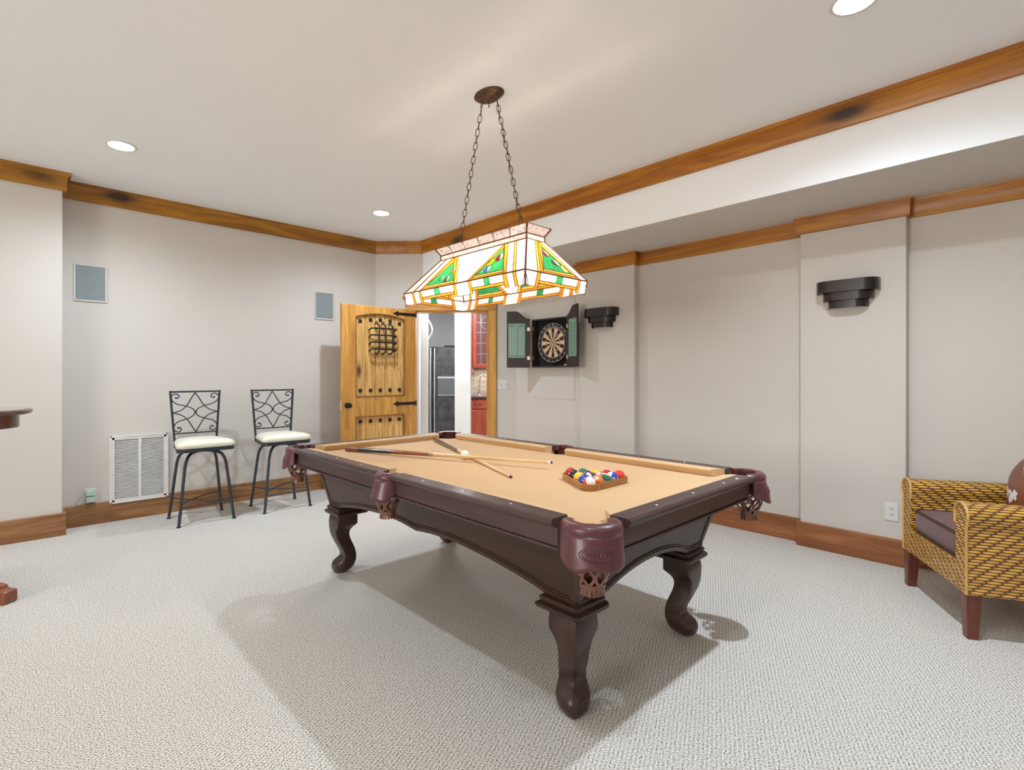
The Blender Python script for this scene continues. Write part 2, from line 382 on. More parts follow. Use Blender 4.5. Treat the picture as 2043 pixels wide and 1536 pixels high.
def textmesh(txt,size,depth=0.0004,align='CENTER'):
    cu=bpy.data.curves.new('lettering','FONT'); cu.body=txt; cu.size=size; cu.extrude=depth; cu.align_x=align; cu.align_y='CENTER'; cu.resolution_u=3
    o=bpy.data.objects.new('lettering',cu); C.objects.link(o)
    dg=bpy.context.evaluated_depsgraph_get(); me=bpy.data.meshes.new_from_object(o.evaluated_get(dg))
    vs=[v.co.copy() for v in me.vertices]; fs=[tuple(p.vertices) for p in me.polygons]
    bpy.data.objects.remove(o); bpy.data.curves.remove(cu); bpy.data.meshes.remove(me); return vs,fs
def addtext(mb,txt,size,mat4,mi=0,depth=0.0004,align='CENTER'):
    vs,fs=textmesh(txt,size,depth,align); b0=len(mb.v)
    for v_ in vs: mb.v.append(tuple(mat4@v_))
    for f in fs: mb.face([b0+i for i in f],mi)

# ------------------------------------------------------------------ room shell
XW=-5.57; YW=4.37; YS=3.575; ZS=2.435; XE=3.2; YB=-4.8
D0=(XW,3.17); D1=(XW+(YW-3.17),YW)
sq=math.sqrt(0.5)
mb=MB(); mb.box(XW-0.3,XE+0.2,YB-0.2,YW+0.2,-0.10,0); mb.box(-8.5,-3.0,YW-1.9,9.8,-0.12,-0.004)
struct('floor',MB().box(XW-0.3,XE+0.2,YB-0.2,YW+0.2,-0.10,0),'carpet','woven loop carpet floor')
mb=MB()
# ceiling with recess holes for the cans: build as slab strips around square holes, discs cover them
mb=MB().box(XW-0.15,XE+0.15,YB-0.15,YW+0.15,ZC,ZC+0.10)
struct('ceiling',mb,'ceil','smooth white ceiling')
mb=MB().box(D0[0]+0.35,XE,YS,YW+0.0,ZS,ZC); 
mb=MB(); xs=XW+(YS-3.17)
mb.prism([(xs,YS),(XE,YS),(XE,YW),(D1[0],YW)],lambda u,v,w:(u,v,w),ZS,ZC)
sf=struct('ceiling_soffit',mb,['ceil','wall'],'dropped soffit along the right wall',bevel=0.003)
for p_ in sf.data.polygons:
    if p_.normal.z<-0.9: p_.material_index=1
struct('wall_left',MB().box(XW-0.12,XW,0.27,3.20,0,ZC),'wall','left textured wall')
struct('wall_left_front',MB().box(XW-0.12,-5.36,YB,0.27,0,ZC),'wall','projecting front part of the left wall',bevel=0.006)
struct('wall_right',MB().box(D1[0]-0.02,XE,YW,YW+0.12,0,ZC),'wall','right wall')
struct('wall_right_pilaster',MB().box(-3.346,-2.70,4.285,YW+0.02,0,ZS),'wall','shallow pilaster beside the dartboard',bevel=0.006)
struct('wall_right_pilaster',MB().box(-1.283,-0.652,4.285,YW+0.02,0,ZS),'wall','shallow pilaster carrying the large sconce',bevel=0.006)
struct('wall_front',MB().box(XE,XE+0.12,YB,YW,0,ZC),'wall','wall behind the camera to the right')
mb=MB(); mb.box(-5.7,-2.7,YB-0.12,YB,0,ZC); mb.box(-0.3,XE,YB-0.12,YB,0,ZC); mb.box(-2.7,-0.3,YB-0.12,YB,0,0.85); mb.box(-2.7,-0.3,YB-0.12,YB,2.45,ZC)  # opening left for the assumed window
struct('wall_back',mb,'wall','wall behind the camera with an assumed window opening')
wn=thing('assumed_window_1','assumed window behind the camera','window',(-1.5,YB,0.85),0,None,'structure')  # unseen window, assumed and added to go with the fill light
mb=MB(); 
for a in ((-1.2,-1.14,0,1.6),(1.14,1.2,0,1.6),(-1.2,1.2,0,0.06),(-1.2,1.2,1.54,1.6),(-0.03,0.03,0.06,1.54)): mb.box(a[0],a[1],-0.09,-0.02,a[2],a[3])
build('assumed_window_frame',mb,'white',wn); build('assumed_window_pane',MB().box(-1.14,1.14,-0.06,-0.055,0.06,1.54),'glass',wn)
# diagonal wall (local frame: x along wall, y away from room)
dl=math.dist(D0,D1); OP0,OP1,OPH=0.461,1.359,2.04
mb=MB(); mb.box(-0.02,OP0,0,0.12,0,ZC); mb.box(OP1,dl+0.02,0,0.12,0,ZC); mb.box(OP0,OP1,0,0.12,OPH,ZC)
o=struct('wall_corner',mb,'wall','angled corner wall with the doorway'); o.location=(D0[0],D0[1],0); o.rotation_euler=(0,0,PI/4)
# crown moulding: profile (d from wall, z below top)
def crown(name,mat,path,ztop,h,label,d1=0.022,lip=0.034,lh=0.022,cap=0.0):
    prof=[(0,0),(0,-h),(d1,-h),(d1+0.002,-h+0.004),(d1+0.006,-lh-0.02),(lip+0.008,-lh),(lip+0.016,-lh),(lip+0.018,-0.004),(lip+0.018,0)]
    mb=MB(); P=[Vector((x,y)) for x,y in path]; rings=[]
    for i,p in enumerate(P):
        dirs=[]
        if i>0: dirs.append((P[i]-P[i-1]).normalized())
        if i<len(P)-1: dirs.append((P[i+1]-P[i]).normalized())
        ns=[Vector((d.y,-d.x)) for d in dirs]  # right-hand normal of travel
        if len(ns)==2:
            bsc=(ns[0]+ns[1]); bsc.normalize(); k=1/max(0.2,bsc.dot(ns[0]))
        else: bsc=ns[0]; k=1
        rings.append([(p.x+bsc.x*d*k,p.y+bsc.y*d*k,ztop+z) for d,z in prof])
    mb.loft(rings,True,True)
    return struct(name,mb,mat,label,smooth=25)
crown('trim_crown_left','piney',[(-5.36,YB),(-5.36,0.27),(XW,0.27),D0],ZC,0.140,'knotty pine crown board on the left wall')
crown('trim_crown_corner','pine',[D0,(xs,YS)],ZC,0.140,'short pine crown board on the angled wall')
crown('trim_crown_soffit','pine',[(xs,YS),(XE,YS)],ZC,0.140,'long pine crown board on the soffit face')
crown('trim_crown_right','pine',[D1,(-3.346,YW),(-3.346,4.285),(-2.70,4.285),(-2.70,YW),(-1.283,YW),(-1.283,4.285),(-0.652,4.285),(-0.652,YW),(XE,YW)],ZS,0.118,'pine crown board under the soffit',0.018,0.018,0.012)
def baseb(name,mat,path,label,h=0.177,th=0.02):
    mb=MB(); P=[Vector((x,y)) for x,y in path]; rings=[]
    prof=[(0,0),(th,0),(th,h-0.004),(th-0.004,h),(0,h)]
    for i,p in enumerate(P):
        dirs=[]
        if i>0: dirs.append((P[i]-P[i-1]).normalized())
        if i<len(P)-1: dirs.append((P[i+1]-P[i]).normalized())
        ns=[Vector((d.y,-d.x)) for d in dirs]
        if len(ns)==2: bsc=(ns[0]+ns[1]).normalized(); k=1/max(0.2,bsc.dot(ns[0]))
        else: bsc=ns[0]; k=1
        rings.append([(p.x+bsc.x*d*k,p.y+bsc.y*d*k,z) for d,z in prof])
    mb.loft(rings,True,True); return struct(name,mb,mat,label,smooth=25)
baseb('baseboard_left','base_y',[(-5.36,YB),(-5.36,0.27),(XW,0.27),(XW,3.17),(XW+(OP0-0.11)*sq,3.17+(OP0-0.11)*sq)],'pine baseboard along the left wall')
baseb('baseboard_right','base_x',[(XW+(OP1+0.11)*sq,3.17+(OP1+0.11)*sq),D1,(-3.346,YW),(-3.346,4.285),(-2.70,4.285),(-2.70,YW),(-1.283,YW),(-1.283,4.285),(-0.652,4.285),(-0.652,YW),(XE,YW)],'pine baseboard along the right wall')
# access panel on right wall
mb=MB().box(-4.093,-3.483,YW-0.006,YW,1.005,2.30)
struct('trim_access_panel',mb,'wall','flush painted access panel behind the dart cabinet')

# ------------------------------------------------------------------ kitchen shell beyond doorway (local: X right, Y depth)
KR=(0,0,-YAW)
def kbox(mb,x0,x1,y0,y1,z0,z1,mi=0): mb.box(x0,x1,y0,y1,z0,z1,mi); return mb
def kst(name,mb,mat,label):
    o=struct(name,mb,mat,label); o.rotation_euler=KR; return o
kst('floor_kitchen',MB().box(-2.5,1.6,6.33,10.1,-0.08,-0.002),plain('kitchen_tile',(0.45,0.40,0.33),0.4),'kitchen floor')
kst('ceiling_kitchen',MB().box(-2.6,1.7,6.40,10.2,2.62,2.70),'white','kitchen ceiling')
kst('wall_kitchen_back',MB().box(-2.5,-0.62,9.95,10.05,0,2.62),'greywall','grey kitchen wall above the refrigerator')
kst('wall_kitchen_sink',MB().box(-0.62,1.6,9.30,9.40,0,2.62),'stone','kitchen wall clad in stacked stone')
kst('wall_kitchen_left',MB().box(-2.6,-2.5,6.3,10.1,0,2.62),'white','left kitchen wall')
kst('wall_kitchen_right',MB().box(1.6,1.7,6.3,10.1,0,2.62),'white','right kitchen wall')
kst('wall_kitchen_column',MB().box(-0.645,-0.415,7.55,7.75,0,2.62),'white','white wall end beside the refrigerator')
kst('wall_kitchen_pantry',MB().box(-1.75,-1.075,6.95,7.10,0,2.62),'white','white wall end at the left of the doorway')
mb=MB(); mb.box(-2.6,-1.48,6.30,6.40,0,2.62); mb.box(0.21,1.7,6.34,6.44,0,2.62)
kst('wall_kitchen_front',mb,'white','kitchen side of the corner wall')
pd=thing('pantry_door','white pantry door seen edge-on inside the doorway, with a curved white pull','door',(*K(-1.075,7.15),0),-YAW)
build('leaf',MB().box(-0.04,0.095,0,0.035,0.02,2.30),'white',pd,bevel=0.003)
build('pull',MB().tube([(0.095+0.055*math.sin(PI*i/12),0.017,1.76+0.27*i/12) for i in range(13)],0.011,8),'whiteplastic',pd)

# refrigerator
X0,X1,YF=-1.62,-0.725,9.08
fr=thing('refrigerator','black side-by-side refrigerator with a water dispenser, seen through the doorway','refrigerator',(*K(X0,YF),0),-YAW)
build('body',MB().box(0.0,0.895,0.06,0.75,0.02,1.765),'fridge',fr,bevel=0.006)
build('door',MB().box(0.0,0.455,0,0.058,0.05,1.76),'fridge',fr,bevel=0.01)
d2=build('door',MB().box(0.465,0.895,0,0.058,0.05,1.76),'fridge',fr,bevel=0.01)
build('hinge_cover',MB().box(0.66,0.89,0.0,0.09,1.765,1.79),'blackiron',fr,bevel=0.004)
for xx in (0.425,0.497):
    build('handle',MB().tube([(xx,-0.045+(-0.03)*math.sin(PI*i/16),0.12+1.62*i/16) for i in range(17)],0.014,8),'steel',fr)
dp=build('dispenser',MB().box(0.53,0.87,-0.012,0.0,0.90,1.26),'fridge',fr,bevel=0.006)
build('dispenser_trim',MB().box(0.545,0.855,-0.022,-0.012,1.205,1.24),'steel',dp); build('dispenser_tray',MB().box(0.545,0.855,-0.018,-0.012,0.905,0.92),'steel',dp)
build('recess',MB().box(0.55,0.85,-0.014,-0.0125,0.925,1.195),plain('dispenser_grey',(0.09,0.093,0.097),0.5),dp)

# upper and base cabinets, counter, faucet
uc=thing('upper_cabinet','cherry wall cabinet with a leaded glass door over the stone backsplash','cabinet',(*K(-0.50,8.62),0),-YAW)
build('body',MB().box(0.0,1.6,0.022,0.68,1.385,2.55),'cherry',uc,bevel=0.003)
build('side_stile',MB().box(-0.06,0.06,0.0,0.68,1.30,2.55),'cherry',uc,bevel=0.003)
dr=build('door',MB().box(0.07,0.13,0,0.02,1.39,2.36).box(0.55,0.61,0,0.02,1.39,2.36).box(0.13,0.55,0,0.02,1.39,1.45).box(0.13,0.55,0,0.02,2.29,2.36),'cherry',uc,bevel=0.004)
build('glass_pane',MB().box(0.13,0.55,0.010,0.014,1.45,2.29),'cabglass',dr)
mb=MB()
for z in (1.62,1.80,1.98,2.14): mb.box(0.13,0.55,0.006,0.012,z-0.003,z+0.003)
for x in (0.20,0.34,0.48): mb.box(x-0.003,x+0.003,0.006,0.012,1.45,2.29)
mb.tube([(0.34+0.14*math.cos(a),0.009,2.14+0.12*math.sin(a)) for a in [2*PI*i/16 for i in range(16)]],0.003,4,closed=True)
build('lead_lines',mb,'steel',dr)
bc=thing('base_cabinet','cherry base cabinet under the dark kitchen counter','cabinet',(*K(-0.62,8.66),0),-YAW)
build('body',MB().box(0,2.0,0.022,0.62,0.10,0.88),'cherry',bc,bevel=0.003)
build('toe_kick',MB().box(0,2.0,0.08,0.60,0,0.10),'blackwood',bc)
dw=build('drawer',MB().box(0.01,0.42,0,0.02,0.70,0.86),'cherry',bc,bevel=0.006)
build('pull',MB().tube([(0.20+0.12*i/8,-0.006-0.018*math.sin(PI*i/8),0.785) for i in range(9)],0.006,6),'blackiron',dw)
build('door',MB().box(0.01,0.42,0,0.02,0.12,0.68),'cherry',bc,bevel=0.006)
build('side_panel',MB().box(0.43,0.50,-0.01,0.02,0.10,0.88),'cherry',bc,bevel=0.01)
ct=build('countertop',MB().box(-0.02,2.0,-0.03,0.63,0.88,0.915),'granite',None,bevel=0.006,loc=(*K(-0.62,8.66),0),rot=KR)
tag(ct,'dark polished stone counter on the cherry base cabinet','countertop')
fc=thing('faucet','brushed steel gooseneck faucet standing on the kitchen counter','faucet',(*K(-0.335,8.98),0.915),-YAW)
build('base',MB().lathe([(0.03,0),(0.03,0.01),(0.018,0.02),(0.018,0.03)],n=16),'steel',fc)
build('spout',MB().tube([(0,0,0.02),(0,0,0.22)]+[(0.07-0.07*math.cos(a),0,0.26+0.09*math.sin(a)) for a in [PI*i/10 for i in range(11)]]+[(0.14,0,0.20)],0.011,10),'steel',fc)

# ------------------------------------------------------------------ entry door with casing
dg=thing('door_1','open knotty wood door with black iron straps and a speakeasy grille, in a pine casing','door',(D0[0],D0[1],0),PI/4,None,'structure')
cw=0.10
mb=MB(); mb.box(OP0-cw,OP0,-0.024,0,0,OPH+0.0); mb.box(OP1,OP1+cw,-0.024,0,0,OPH)
build('casing',mb,'doorwood',dg,bevel=0.004)
mb=MB(); mb.box(OP0-cw,OP1+cw,-0.028,0,OPH,OPH+0.155); mb.box(OP0-cw-0.03,OP1+cw+0.03,-0.045,0,OPH+0.155,OPH+0.175)
build('casing_head',mb,'doorwood_h',dg,bevel=0.004)
mb=MB(); mb.box(OP0-0.001,OP0+0.018,-0.004,0.14,0,OPH); mb.box(OP1-0.018,OP1+0.001,-0.004,0.14,0,OPH); mb.box(OP0,OP1,-0.004,0.14,OPH-0.018,OPH+0.001)
build('jamb',mb,'doorwood',dg)
# leaf: own frame; u from hinge, y thickness, z up. world hinge (-5.186,3.459) direction (-.015,-1)
hx,hy=-5.192,3.462
lf=thing('door_leaf','x','door',(hx,hy,0.012),math.atan2(-1,-0.018))
del lf['label']; del lf['category']
lf.parent=dg; lf.matrix_parent_inverse=Matrix.Translation(Vector((D0[0],D0[1],0))).inverted() if False else (Matrix.Translation(Vector((D0[0],D0[1],0)))@Matrix.Rotation(PI/4,4,'Z')).inverted()
LW,LH,LT=0.925,2.022,0.045
# face toward camera is local +y? direction (-.018,-1): left normal = (1,-.018) -> +y faces +x (camera)
PU0,PU1=0.152,0.765
def arch(u): # top of upper panel
    k=(u-(PU0+PU1)/2)/((PU1-PU0)/2); return 1.895+0.045*(1-k*k)
mb=MB()
mb.box(0,PU0,0,LT,0,LH); mb.box(PU1,LW,0,LT,0,LH)
mb.box(PU0,PU1,0,LT,0,0.22); mb.box(PU0,PU1,0,LT,0.80,1.02)
nseg=16; pts=[(PU0,LH)]+[(PU0+(PU1-PU0)*i/nseg,arch(PU0+(PU1-PU0)*i/nseg)) for i in range(nseg+1)]+[(PU1,LH)]
mb.prism(pts,lambda u,v,w:(u,w,v),0,LT)
leaf=build('door_leaf',mb,['doorwood'],lf,smooth=20,bevel=0.003)
lf.name='leaf_assembly'
mb=MB()
def plankset(z0,zt):
    n=5; wdt=(PU1-PU0)/n
    for i in range(n):
        u0=PU0+i*wdt; u1=u0+wdt
        top0=zt(u0+0.004) if callable(zt) else zt; top1=zt(u1-0.004) if callable(zt) else zt
        prof=[(u0,0.012),(u0+0.007,0.027),(u1-0.007,0.027),(u1,0.012),(u1,0.006),(u0,0.006)]
        mb.prism(prof,lambda u,v,w,top0=top0,top1=top1,u0=u0,u1=u1:(u,v,z0 if w==0 else (top0+(top1-top0)*(u-u0)/(u1-u0))),0,1)
plankset(1.02,arch); 
plankset(0.22,0.80)
build('plank_panel',mb,['doorplank'],lf,smooth=20)
def frame_tube(pts):
    return MB().tube(pts,0.010,6)
mb=MB()
mb.tube([(PU0+(PU1-PU0)*i/nseg,LT,arch(PU0+(PU1-PU0)*i/nseg)) for i in range(nseg+1)],0.008,6)
for (a,b_) in (((PU0,1.02),(PU0,1.895)),((PU1,1.02),(PU1,1.895)),((PU0,1.02),(PU1,1.02)),((PU0,0.80),(PU1,0.80)),((PU0,0.22),(PU0,0.80)),((PU1,0.22),(PU1,0.80)),((PU0,0.22),(PU1,0.22))):
    mb.tube([(a[0],LT-0.002,a[1]),(b_[0],LT-0.002,b_[1])],0.008,6)
build('panel_moulding',mb,'doorshade',lf)
pw=(PU1-PU0)/5
for z in (None,1.085,0.745,0.285):
    for i in range(5):
        u=PU0+(i+0.5)*pw; zz=arch(u)-0.062 if z is None else z
        mb=MB(); s_=0.019
        A=[mb.vert((u+a*s_,0.027,zz+b_*s_)) for a,b_ in ((-1,-1),(1,-1),(1,1),(-1,1))]
        B=[mb.vert((u+a*s_,0.033,zz+b_*s_)) for a,b_ in ((-1,-1),(1,-1),(1,1),(-1,1))]; t_=mb.vert((u,0.043,zz))
        for q in range(4): mb.face((A[q],A[(q+1)%4],B[(q+1)%4],B[q])); mb.face((B[q],B[(q+1)%4],t_))
        mb.face(A[::-1]); build('nail_head',mb,'blackiron',lf,smooth=0)
for z in (1.965,0.925,0.20):
    mb=MB()
    pts=[(0.0,-0.017),(0.235,-0.015),(0.235,-0.032),(0.305,0),(0.235,0.032),(0.235,0.015),(0.0,0.017)]
    mb.prism(pts,lambda u,v,w:(u,w,z+v),LT,LT+0.005)
    mb.tube([(0.0,LT+0.006,z-0.03),(0.0,LT+0.006,z+0.03)],0.009,8)
    build('strap_hinge',mb,'blackiron',lf,smooth=20)
# speakeasy grille (bent bars)
mb=MB(); g0,g1,gz0,gz1=0.285,0.60,1.50,1.815
for i,u in enumerate((0.345,0.435,0.515)):
    p=[(u+0.018,LT-0.005,gz1+0.01),(u+0.012,LT+0.03,gz1+0.02),(u,LT+0.06,gz1-0.01),(u,LT+0.065,gz1-0.06),(u,LT+0.065,gz0+0.06),(u,LT+0.06,gz0+0.02),(u+0.012,LT+0.03,gz0-0.01),(u+0.018,LT-0.005,gz0)]
    mb.tube(p,0.009,6)
    mb.tube([(u+0.018+0.012*math.cos(a),LT+0.03,gz1+0.028+0.012*math.sin(a)) for a in [i2*PI/5 for i2 in range(8)]],0.005,6)
for z in (1.775,1.70,1.62,1.545):
    mb.tube([(g0,LT-0.012,z-0.02),(g0,LT+0.045,z),(g0+0.02,LT+0.055,z),(g1-0.02,LT+0.055,z),(g1,LT+0.045,z),(g1,LT-0.012,z-0.02)],0.0085,6)
build('iron_grille',mb,'blackiron',lf)
kn=build('door_knob',MB().lathe([(0.030,0),(0.030,0.006),(0.012,0.010),(0.011,0.035),(0.024,0.045),(0.029,0.058),(0.024,0.070),(0.001,0.074)],n=20),'blackiron',lf,loc=(0.865,LT,0.93),rot=(-PI/2,0,0))
kn2=build('door_knob',MB().lathe([(0.030,0),(0.030,0.006),(0.012,0.010),(0.011,0.035),(0.024,0.045),(0.029,0.058),(0.024,0.070),(0.001,0.074)],n=20),'blackiron',lf,loc=(0.865,0,0.93),rot=(PI/2,0,0))
build('latch_plate',MB().box(LW,LW+0.002,0.010,0.035,0.88,0.98).box(LW+0.002,LW+0.014,0.016,0.028,0.92,0.94),'brasshinge',lf)

# ------------------------------------------------------------------ pool table
TX,TY=-2.186,1.972
HX,HY=1.1176,0.5588
pt=thing('pool_table','large espresso wood pool table with camel felt and burgundy leather drop pockets','pool table',(TX,TY,0))
ZB=0.762
# slate + bed cloth, notched at pockets
def bedoutline():
    pts=[]
    r=0.062
    for (cx_,cy_,a0) in ((HX,-HY,None),):
        pass
    return pts
def corner_notch(sx,sy):
    # playing corner with circular bite toward inside
    cx_,cy_=sx*(HX+0.035),sy*(HY+0.035); r=0.075
    out=[]
    # angles such that arc faces the table centre
    base=math.atan2(-sy,-sx)
    for i in range(9):
        a=base+(-1+2*i/8)*PI*0.42
        out.append((cx_+r*math.cos(a),cy_+r*math.sin(a)))
    return out
def side_notch(sy):
    cy_=sy*(HY+0.05); r=0.062; base=math.atan2(-sy,0); out=[]
    for i in range(9):
        a=base+(-1+2*i/8)*PI*0.5
        out.append((r*math.cos(a),cy_+r*math.sin(a)))
    return out
E_=0.07
def order(pts,ccw_key): return pts
out=[]
# go counter-clockwise: start bottom-left corner
c=corner_notch(-1,-1); out+=sorted(c,key=lambda p:-math.atan2(p[1]+HY+0.035,p[0]+HX+0.035))
out+=[(-HX+0.06,-HY-E_)] if False else []
def arcpts(cx_,cy_,r,a0,a1,n=8): return [(cx_+r*math.cos(a0+(a1-a0)*i/n),cy_+r*math.sin(a0+(a1-a0)*i/n)) for i in range(n+1)]
out=[]
cc=0.035; rc=0.078; ex=HX+E_; ey=HY+E_
# bottom-left: travel from left edge to bottom edge -> arc clockwise inside
out+= [(-ex,-HY+0.045)]+arcpts(-HX-cc,-HY-cc,rc,math.radians(100),math.radians(-10))+[(-HX+0.045,-ey)]
out+= [(-0.064,-ey)]+arcpts(0,-HY-0.055,0.062,PI,0)+[(0.064,-ey)]
out+= [(HX-0.045,-ey)]+arcpts(HX+cc,-HY-cc,rc,math.radians(190),math.radians(80))+[(ex,-HY+0.045)]
out+= [(ex,HY-0.045)]+arcpts(HX+cc,HY+cc,rc,math.radians(280),math.radians(170))+[(HX-0.045,ey)]
out+= [(0.064,ey)]+arcpts(0,HY+0.055,0.062,0,-PI)+[(-0.064,ey)]
out+= [(-HX+0.045,ey)]+arcpts(-HX-cc,HY+cc,rc,math.radians(10),math.radians(-100))+[(-ex,HY-0.045)]
mb=MB().prism(out,lambda u,v,w:(u,v,w),0.715,ZB)
build('bed_cloth',mb,'cloth',pt,smooth=20)
# rails (wood) with profile; u measured outward from nose
WP=[(0.056,0.745),(0.056,0.801),(0.126,0.801),(0.1265,0.7985),(0.129,0.7985),(0.1295,0.801),(0.133,0.8005),(0.1335,0.798),(0.136,0.797),(0.1375,0.790),(0.136,0.783),(0.131,0.779),(0.129,0.775),(0.120,0.769),(0.112,0.767),(0.107,0.764),(0.107,0.7065),(0.099,0.7055),(0.099,0.7005),(0.108,0.6985),(0.108,0.691),(0.085,0.690),(0.085,0.745)]
CP=[(0.057,0.7625),(0.057,0.8005),(0.045,0.8015),(0.010,0.7995),(0.002,0.7965),(0.0,0.7925),(0.003,0.788),(0.014,0.7625)]
def rail(side,a,b_,cuta,cutb,name='rail'):
    # side 'y-': runs along x from a to b; u outward = -y
    def pos(s_,u,z):
        if side=='y-': return (s_,-(HY+u),z)
        if side=='y+': return (s_,(HY+u),z)
        if side=='x+': return ((HX+u),s_,z)
        return (-(HX+u),s_,z)
    mat='rail' if side[0]=='y' else 'rail_y'
    mb=MB(); rings=[]
    ends=((a,+1),(b_,-1))
    rings=[[pos(a,u,z) for u,z in WP],[pos(b_,u,z) for u,z in WP]]
    mb.loft(rings); r=build(name,mb,mat,pt,smooth=35)
    mb=MB()
    # cushions have mitred ends: nose shortened
    def ext(s_,sgn,cut,u): return s_+sgn*cut*(1-u/0.057)
    mb.loft([[pos(ext(a,1,cuta,u),u,z) for u,z in CP],[pos(ext(b_,-1,cutb,u),u,z) for u,z in CP]])
    build('cushion',mb,'cloth',pt,smooth=30)
    return r
gc=0.045; gs=0.065
rails=[]
rail('y-',-HX+gc,-gs,0.05,0.02); rail('y-',gs,HX-gc,0.02,0.05)
rail('y+',-HX+gc,-gs,0.05,0.02); rail('y+',gs,HX-gc,0.02,0.05)
rail('x+',-HY+gc,HY-gc,0.05,0.05); rail('x-',-HY+gc,HY-gc,0.05,0.05)
# sights
UN=0.2794; so=0.0937
def sight(x,y):
    mb=MB(); mb.lathe([(0.0001,0.8012),(0.0048,0.8016),(0.0052,0.801)],(x,y,0),12); build('sight',mb,'pearl',pt)
for i in (1,2,3,5,6,7):
    for sy in (-1,1): sight(-HX+i*UN,sy*(HY+so))
for i in (1,2,3):
    for sx in (-1,1): sight(sx*(HX+so),-HY+i*UN)
mb=MB(); mb.lathe([(0.0001,0.8018),(0.013,0.8018),(0.014,0.801)],(HX+so,HY-0.14,0),20,sx=0.75,sy=1.1); build('name_plate',mb,'brass',pt)
# cabinet: tapered with arched skirts
ZT,ZL=0.700,0.430
def corner(z):
    k=(z-ZL)/(ZT-ZL); return (1.010+0.075*k,0.482+0.058*k)
def skirt(side):
    L0=corner(ZL)[0 if side[0]=='y' else 1]
    Lt=corner(ZT)[0 if side[0]=='y' else 1]
    top=0.600 if side[0]=='y' else 0.560
    flat=0.17
    n=60
    TB=[(0,.487),(.06,.495),(.14,.503),(.28,.508),(.40,.502),(.55,.489),(.65,.476),(.75,.460),(.82,.446),(.86,.434),(.90,.430),(1.2,.430)] if side[0]=='y' else [(0,.502),(.06,.500),(.12,.494),(.18,.482),(.24,.465),(.29,.447),(.33,.434),(.36,.430),(1,.430)]
    def bot(s_):
        x=abs(s_)*L0
        for (a,b_),(c_,d_) in zip(TB,TB[1:]):
            if a<=x<=c_: return b_+(d_-b_)*(x-a)/(c_-a)
        return ZL
    def P(s_,z,off):
        ca=corner(z); half=(ca[0] if side[0]=='y' else ca[1]); per=(ca[1] if side[0]=='y' else ca[0])+off
        x=s_*half
        if side=='y-': return (x,-per,z)
        if side=='y+': return (x,per,z)
        if side=='x+': return (per,x,z)
        return (-per,x,z)
    mb=MB(); rings=[]
    for i in range(n+1):
        s_=-1+2*i/n; zb=bot(s_)
        rings.append([P(s_,ZT,0),P(s_,zb,0),P(s_,zb,-0.022),P(s_,ZT,-0.022)])
    mb.loft(rings); sk=build('side_panel',mb,'table' if side[0]=='y' else 'table',pt,smooth=30)
    # arch moulding
    mb=MB(); rings=[]
    for i in range(n+1):
        s_=-0.995+1.99*i/n; zb=bot(s_)
        rings.append([P(s_,zb-0.001,0.0),P(s_,zb-0.001,0.007),P(s_,zb+0.018,0.007),P(s_,zb+0.0185,0.001),P(s_,zb+0.022,0.001),P(s_,zb+0.0225,0.006),P(s_,zb+0.027,0.005),P(s_,zb+0.030,0.0)])
    mb.loft(rings); build('arch_moulding',mb,'table',pt,smooth=40)
for sd in ('y-','y+','x+','x-'): skirt(sd)
for sx in (-1,1):
    for sy in (-1,1):
        mb=MB(); rings=[]
        for z in (ZL,ZT):
            a,b_=corner(z)
            rings.append([(sx*(a-0.03),sy*(b_+0.004),z),(sx*(a-0.004),sy*(b_+0.006),z),(sx*(a+0.006),sy*(b_-0.004),z),(sx*(a+0.004),sy*(b_-0.03),z),(sx*(a-0.03),sy*(b_-0.03),z)])
        mb.loft(rings); build('corner_post',mb,'table_z',pt,smooth=20,bevel=0.002)
build('underframe',MB().box(-1.05,1.05,-0.50,0.50,0.58,0.715),'blackwood',pt)
# legs
LEGO=[(300,635),(350,655),(450,675),(550,672),(650,660),(750,630),(850,580),(950,525),(1000,500),(1040,489),(1080,490),(1110,508),(1150,556),(1200,603),(1250,625),(1300,628),(1350,618),(1400,590)]
LEGI=[(300,190),(400,190),(505,190),(520,205),(550,240),(580,275),(620,308),(660,325),(700,328),(750,322),(800,305),(850,285),(900,262),(950,240),(1000,225),(1050,215),(1100,210),(1150,212),(1200,222),(1250,238),(1300,262),(1340,300),(1370,340),(1400,380)]
def itp(tab,y):
    for (a,b_),(c_,d_) in zip(tab,tab[1:]):
        if a<=y<=c_: return b_+(d_-b_)*(y-a)/(c_-a)
    return tab[-1][1]
KLEG=2588.0
ys=sorted(set([300,350,400,450,490,505,512,520,535,550,565,580,600,620,640,660,680,700,725,750,775,800,850,900,950,975,1000,1020,1040,1060,1080,1095,1110,1130,1150,1175,1200,1225,1250,1275,1300,1325,1350,1370,1385,1400]))
